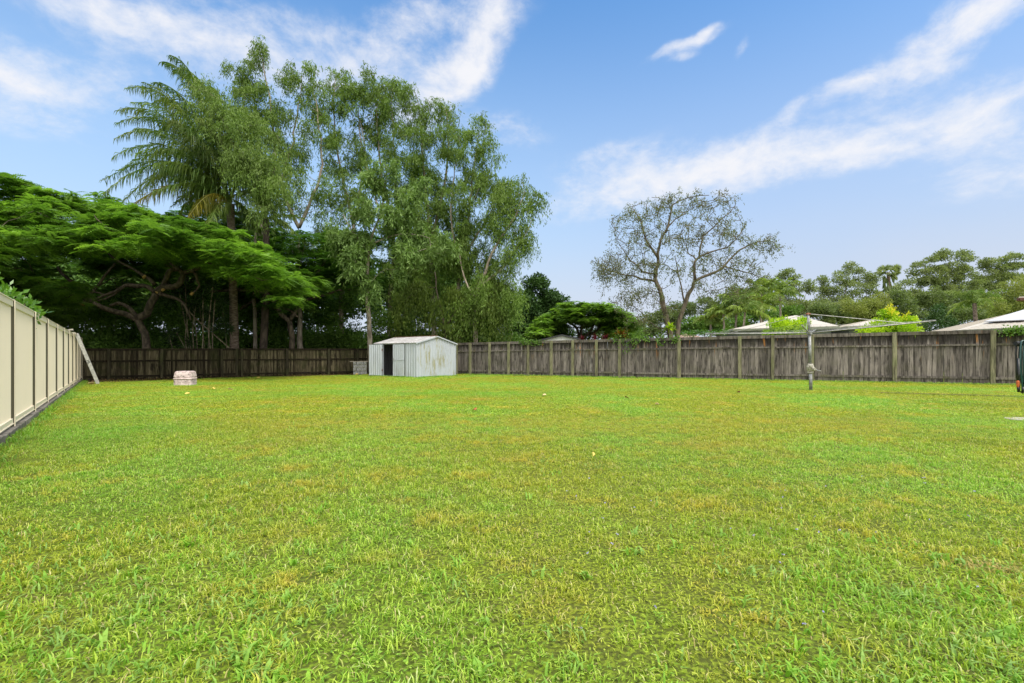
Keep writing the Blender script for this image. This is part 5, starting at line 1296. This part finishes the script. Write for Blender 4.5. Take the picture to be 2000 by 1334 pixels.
for k_ in range(1500):
    q_ = rng.random()
    if q_ < .5: xx = rng.uniform(-3, 21); e_ = np.array([xx, 27.8-.495*xx, 0])-np.array([side[0], side[1], 0])*(-.06-rng.random()*.25)
    elif q_ < .75: e_ = mf(rng.random()*19+2.2)+sm*rng.uniform(.10, .24)
    elif q_ < .88: e_ = C0+su*rng.random()*SD+ns*rng.uniform(.03, .12)
    else: e_ = C0+fu*rng.random()*W1+nf*rng.uniform(.10, .2)
    e_ = np.array([e_[0], e_[1], 0]); n = rng.integers(5, 12); V.append(blades(n, rng, .22, rng.uniform(.07, .14), .012, .6)+e_)
V = np.concatenate(V); n = len(V); base = (np.arange(n)*5)
fs = []
for b0 in base.tolist(): fs.append((b0, b0+1, b0+2, b0+3)); fs.append((b0+3, b0+2, b0+4))
M['broad'] = foliage('broad_grass_blade', (.14, .33, .018), (.32, .55, .06), (.30, .42, .16), nscale=3, rough=.4)
me = bpy.data.meshes.new('broad_grass'); me.from_pydata(V.reshape(-1, 3).tolist(), [], fs)
at = me.attributes.new('v', 'FLOAT', 'FACE'); at.data.foreach_set('value', np.repeat(rng.random(n), 2).astype(np.float32)); me.materials.append(M['broad'])
o = bpy.data.objects.new('broad_grass', me); col.objects.link(o); setp(o, 'tufts of broader bright green grass blades in the near lawn', 'grass', kind='stuff')

# leaf litter by the back fence
rng = np.random.default_rng(17); n = 1500
M['litter'] = foliage('dry_litter_leaf', (.10, .055, .025), (.34, .22, .09), (.05, .03, .015), transl=.1)
t = rng.random(n)**.9; px = rng.uniform(-19.2, -8, n); py_ = 37.25+.741*px-rng.random(n)**1.4*4.0-.3
p = np.stack([px, py_, rng.uniform(.012, .04, n)], 1)
A = unit(np.stack([rng.normal(size=n), rng.normal(size=n), rng.normal(size=n)*.2], 1)); S = unit(np.cross(A, np.tile([0, 0, 1.], (n, 1))+rng.normal(size=(n, 3))*.3))
o = quads_obj('leaf_litter', leafquads(p, A, rng.uniform(.04, .10, n), .035, rng, S), rng.random(n), M['litter'], origin=(-14, 26, 0)); setp(o, 'dry brown leaf litter strewn on bare soil along the dark fence', 'leaf litter', kind='stuff')

# individual fallen leaves, drain cover, bare edge
M['leaf_red'] = plain('fallen_red_leaf', (.55, .13, .06)); M['leaf_yel'] = plain('fallen_yellow_leaf', (.70, .52, .12)); M['leaf_brn'] = plain('fallen_brown_leaf', (.22, .07, .03)); M['leaf_pale'] = plain('fallen_pale_leaf', (.72, .52, .30))
for px, py, L, mt_, lab in [(927, 806, .15, 'leaf_red', 'orange red fallen leaf on the lawn below the shed corner'), (1224, 781, .14, 'leaf_brn', 'dark red brown fallen leaf on the lawn nearest to the airy tree'),
        (1160, 900, .05, 'leaf_yel', 'pale yellow fallen leaf lying nearest the middle of the lawn'), (418, 762, .16, 'leaf_yel', 'yellow fallen leaf on the grass just right of the concrete pot'),
        (450, 764, .16, 'leaf_pale', 'pale fallen leaf, second one right of the concrete pot'), (366, 773, .13, 'leaf_yel', 'yellow fallen leaf on the grass directly in front of the concrete pot'),
        (178, 752, .30, 'leaf_pale', 'large pale fallen leaf at the foot of the ladder'), (504, 740, .18, 'leaf_yel', 'yellow fallen leaf on the grass edge halfway between pot and block stack'),
        (697, 733, .16, 'leaf_yel', 'yellow fallen leaf in front of the concrete block stack'), (1283, 795, .10, 'leaf_pale', 'faint orange fallen leaf right of the dark red one'),
        (1442, 770, .18, 'leaf_brn', 'brown twiggy fallen leaf left of the clothes hoist foot'), (1063, 776, .10, 'leaf_pale', 'pale fallen leaf in the middle distance left of the dark red one')]:
    c = G(px, py); rng = np.random.default_rng(px); a = rng.random()*6.28; mb = MB()
    u_ = np.array([math.cos(a), math.sin(a), .12]); s_ = np.array([-math.sin(a), math.cos(a), .25]); n = 7; V = []
    for i in range(n):
        t = i/(n-1); w = L*.28*math.sin(math.pi*min(1, t*.97+.03)); m_ = c+u_*L*(t-.5)+np.array([0, 0, .055+.02*math.sin(3*t)])
        V += [m_-s_*w, m_+np.array([0, 0, -.012]), m_+s_*w+np.array([0, 0, .015])]
    mb.add(V, [q for i in range(n-1) for q in ((3*i, 3*i+1, 3*i+4, 3*i+3), (3*i+1, 3*i+2, 3*i+5, 3*i+4))])
    o = mb.build('fallen_leaf', M[mt_], None, origin=c, smooth=True); setp(o, lab, 'leaf', 'fallen leaves on the lawn')
    sd_ = o.modifiers.new('s', 'SOLIDIFY'); sd_.thickness = .002
c = G(2002, 820); mb = MB(); mb.lathe(c, [(.26, .0), (.26, .016), (.25, .020), (.2, .021), (.19, .018)], 28); o = mb.build('drain_cover', M['drain'], None, origin=c); setp(o, 'pale round drain cover set in the grass at the right edge', 'drain cover')
# dark cut edge in the turf, right
rng = np.random.default_rng(18); mb = MB(); a = G(1715, 769.5); e = G(2010, 778); s = np.linspace(0, 1, 50)
pts_ = a+(e-a)*s[:, None]; pts_[:, 1] += rng.normal(size=50)*.02; w = .045+rng.random(50)*.03
V = []
for q_, w_ in zip(pts_, w): V += [q_-[0, w_, 0]+[0, 0, .048], q_+[0, w_, 0]+[0, 0, .052]]
mb.add(V, [(2*i, 2*i+2, 2*i+3, 2*i+1) for i in range(49)]); M['soil'] = speckled('dark_soil', (.02, .014, .008), (.06, .045, .02), 20); o = mb.build('soil_edge', M['soil'], None, origin=a); setp(o, 'thin dark cut edge of soil in the turf before the right fence', 'soil edge', kind='structure')
# tiny lilac flowers
rng = np.random.default_rng(19); n = 40; y = rng.uniform(1.8, 4.5, n); x = y*rng.uniform(.1, 1.0, n); c = np.stack([x, y, rng.uniform(.035, .05, n)], 1)
M['lilac'] = foliage('lilac_petal', (.35, .32, .70), (.55, .50, .85), (.4, .35, .75))
Q = np.concatenate([leafquads(c, rng.normal(size=(n, 3))*[1, 1, .3]+[0, 0, .2], .011, .010, rng) for _ in range(3)]); o = quads_obj('lawn_flowers', Q, rng.random(len(Q)), M['lilac'], origin=(2, 3, 0)); setp(o, 'scattered tiny lilac flowers in the near right lawn', 'flowers', kind='stuff')

# ------------------------------------------------------------------ world: Nishita sky with procedural clouds
SUN_EL = R(60); SUN_AZ = R(140)          # azimuth clockwise from +Y (camera forward)
w = bpy.data.worlds.new('World'); scene.world = w; w.use_nodes = True; nt = w.node_tree; nt.nodes.clear()
wo = nt.nodes.new('ShaderNodeOutputWorld'); bg = nt.nodes.new('ShaderNodeBackground'); bg.inputs[1].default_value = .10
sky = nt.nodes.new('ShaderNodeTexSky'); sky.sky_type = 'NISHITA'; sky.sun_disc = False; sky.sun_elevation = SUN_EL; sky.sun_rotation = SUN_AZ; sky.altitude = 20; sky.air_density = 1.0; sky.dust_density = .6; sky.ozone_density = 1.6
tc = nt.nodes.new('ShaderNodeTexCoord').outputs['Generated']
sp = nt.nodes.new('ShaderNodeSeparateXYZ'); nt.links.new(tc, sp.inputs[0]); sx, sy_, sz_ = sp.outputs
az = mth(nt, 'ARCTAN2', sx, sy_); el = mth(nt, 'ARCSINE', sz_)
azel = nt.nodes.new('ShaderNodeCombineXYZ'); nt.links.new(az, azel.inputs[0]); nt.links.new(el, azel.inputs[1])
clouds = [(230, 35, 260, 60, -8, .95), (10, 125, 85, 60, -30, 1.2), (165, 170, 130, 60, 10, .75), (420, 60, 200, 50, -5, .6), (700, 115, 180, 60, 12, .75), (860, 160, 120, 45, 30, .95), (930, 90, 120, 50, 48, .95), (880, 20, 130, 40, 5, .7), (80, 250, 160, 40, 0, .3), (990, 255, 70, 34, -5, .65),
          (1335, 88, 62, 14, 12, .85), (1374, 55, 20, 10, 10, .7), (1330, 115, 24, 10, 10, .6), (1442, 92, 22, 16, 60, .5), (1655, 172, 80, 24, 8, .95), (1850, 60, 170, 50, 22, .95), (1960, 20, 90, 50, 10, .8), (1830, 130, 90, 22, 8, .5),
          (1260, 350, 150, 50, 4, 1.0), (1500, 310, 230, 48, 8, 1.0), (1700, 300, 220, 30, 6, .7), (1780, 228, 190, 24, 12, .6), (1920, 200, 110, 24, 10, .5), (1950, 260, 130, 75, 0, .65), (1960, 340, 170, 50, 0, .55), (1200, 300, 110, 34, 10, .5), (1540, 230, 40, 18, 30, .6), (640, 250, 330, 70, 5, .3), (1100, 410, 130, 26, 0, .4), (560, 40, 140, 40, 0, .4)]
wn = noise(nt, 5.0, 5, azel.outputs[0], rough=.6)
warp = nt.nodes.new('ShaderNodeVectorMath'); warp.operation = 'SCALE'
nc = nt.nodes.new('ShaderNodeTexNoise'); nc.inputs['Scale'].default_value = 6; nc.inputs['Detail'].default_value = 5; nt.links.new(azel.outputs[0], nc.inputs['Vector'])
sub = nt.nodes.new('ShaderNodeVectorMath'); sub.operation = 'SUBTRACT'; nt.links.new(nc.outputs['Color'], sub.inputs[0]); sub.inputs[1].default_value = (.5, .5, .5)
nt.links.new(sub.outputs[0], warp.inputs[0]); warp.inputs['Scale'].default_value = .06
wa = nt.nodes.new('ShaderNodeVectorMath'); wa.operation = 'ADD'; nt.links.new(azel.outputs[0], wa.inputs[0]); nt.links.new(warp.outputs[0], wa.inputs[1])
ws = nt.nodes.new('ShaderNodeSeparateXYZ'); nt.links.new(wa.outputs[0], ws.inputs[0]); wx, wy, _ = ws.outputs
acc = None
for px, py, rx, ry, rot_, st in clouds:
    a0 = math.atan((px-1000)/F); e0 = math.atan((HY-py)/math.hypot(F, px-1000)); sc_ = math.cos(a0)/F*math.cos(e0); sxr = rx/F*math.cos(a0)**2; syr = ry/F*math.cos(a0)*math.cos(e0)**2
    dx = mth(nt, 'SUBTRACT', wx, a0); dy = mth(nt, 'SUBTRACT', wy, e0); c_ = math.cos(R(rot_)); s_ = math.sin(R(rot_))
    u1 = mth(nt, 'ADD', mth(nt, 'MULTIPLY', dx, c_/sxr), mth(nt, 'MULTIPLY', dy, s_/sxr)); v1 = mth(nt, 'ADD', mth(nt, 'MULTIPLY', dx, -s_/syr), mth(nt, 'MULTIPLY', dy, c_/syr))
    r2 = mth(nt, 'ADD', mth(nt, 'MULTIPLY', u1, u1), mth(nt, 'MULTIPLY', v1, v1))
    g_ = mth(nt, 'MULTIPLY', mth(nt, 'EXPONENT', mth(nt, 'MULTIPLY', r2, -1.1)), st)
    acc = g_ if acc is None else mth(nt, 'ADD', acc, g_)
# cloud sheet texture in a flat layer overhead (perspective makes it streak towards the horizon)
zz = mth(nt, 'MAXIMUM', mth(nt, 'ADD', sz_, .06), .03)
lay = nt.nodes.new('ShaderNodeCombineXYZ'); nt.links.new(mth(nt, 'DIVIDE', sx, zz), lay.inputs[0]); nt.links.new(mth(nt, 'DIVIDE', sy_, zz), lay.inputs[1])
t1 = noise(nt, 2.2, 8, lay.outputs[0], rough=.62, dist=.6); t2 = noise(nt, 13.0, 9, wa.outputs[0], rough=.68, sx=.6, sy=1.0)
t3 = noise(nt, 46.0, 5, wa.outputs[0], rough=.6, sx=.6)
tex = mth(nt, 'ADD', mth(nt, 'ADD', mth(nt, 'MULTIPLY', t1, .30), mth(nt, 'MULTIPLY', t2, .40)), mth(nt, 'MULTIPLY', t3, .30))
acc = mth(nt, 'MINIMUM', acc, 1.25)
dens_ = ramp(nt, mth(nt, 'ADD', mth(nt, 'MULTIPLY', acc, .95), mth(nt, 'MULTIPLY', mth(nt, 'SUBTRACT', tex, .5), 3.8)), -.05, 1.55)
dens_ = mth(nt, 'MULTIPLY', dens_, ramp(nt, acc, .04, .4), clamp=True)
# unseen broken cloud out of frame, added as a soft fill source
oth = mth(nt, 'MULTIPLY', ramp(nt, t1, .30, .50), mth(nt, 'MAXIMUM', ramp(nt, mth(nt, 'ABSOLUTE', az), 1.05, 1.5), ramp(nt, el, .78, 1.05)))
hs = nt.nodes.new('ShaderNodeHueSaturation'); nt.links.new(sky.outputs[0], hs.inputs['Color']); hs.inputs['Saturation'].default_value = 1.0; tinted = mixc(nt, 1.0, hs.outputs[0], (.66, 1.12, 1.38), 'MULTIPLY')
base = mixc(nt, mth(nt, 'MULTIPLY', ramp(nt, el, .74, .02), .97), tinted, mixc(nt, ramp(nt, az, -.3, .6), (3.2, 4.0, 4.95), (3.15, 3.6, 4.45)))
base = mixc(nt, mth(nt, 'MULTIPLY', ramp(nt, mth(nt, 'ADD', el, mth(nt, 'MULTIPLY', noise(nt, 5.0, 4, azel.outputs[0], sx=.4), .16)), .34, .10), .7), base, (3.85, 4.0, 4.5))
fin = mixc(nt, dens_, base, (4.9, 4.95, 5.2))
fin = mixc(nt, oth, fin, (9.6, 9.3, 9.0))       # added overcast overhead and behind the viewer, brightened to lift the ambient light
nt.links.new(fin, bg.inputs[0]); nt.links.new(bg.outputs[0], wo.inputs[0])

sl = bpy.data.lights.new('sun', 'SUN'); sl.energy = 2.1; sl.angle = R(28); sl.color = (1, .95, .86)
so = bpy.data.objects.new('sun', sl); col.objects.link(so)
sv = Vector((math.sin(SUN_AZ)*math.cos(SUN_EL), math.cos(SUN_AZ)*math.cos(SUN_EL), math.sin(SUN_EL)))
so.rotation_euler = sv.to_track_quat('Z', 'Y').to_euler(); so.location = (0, 0, 30)

cam = bpy.data.cameras.new('camera'); co = bpy.data.objects.new('camera', cam); col.objects.link(co)
co.location = (0, 0, HC); co.rotation_euler = (math.pi/2, 0, 0); cam.lens = 36*F/2000; cam.sensor_width = 36; cam.shift_y = (HY-667)/2000; cam.clip_end = 3000
scene.camera = co
scene.view_settings.view_transform = 'Standard'; scene.view_settings.look = 'None'; scene.view_settings.exposure = 0.9; scene.view_settings.gamma = 1
scene.cycles.max_bounces = 6; scene.cycles.diffuse_bounces = 3; scene.cycles.glossy_bounces = 2; scene.cycles.transmission_bounces = 4
scene.render.use_persistent_data = False
try: scene.cycles.use_denoising = True
except Exception: pass
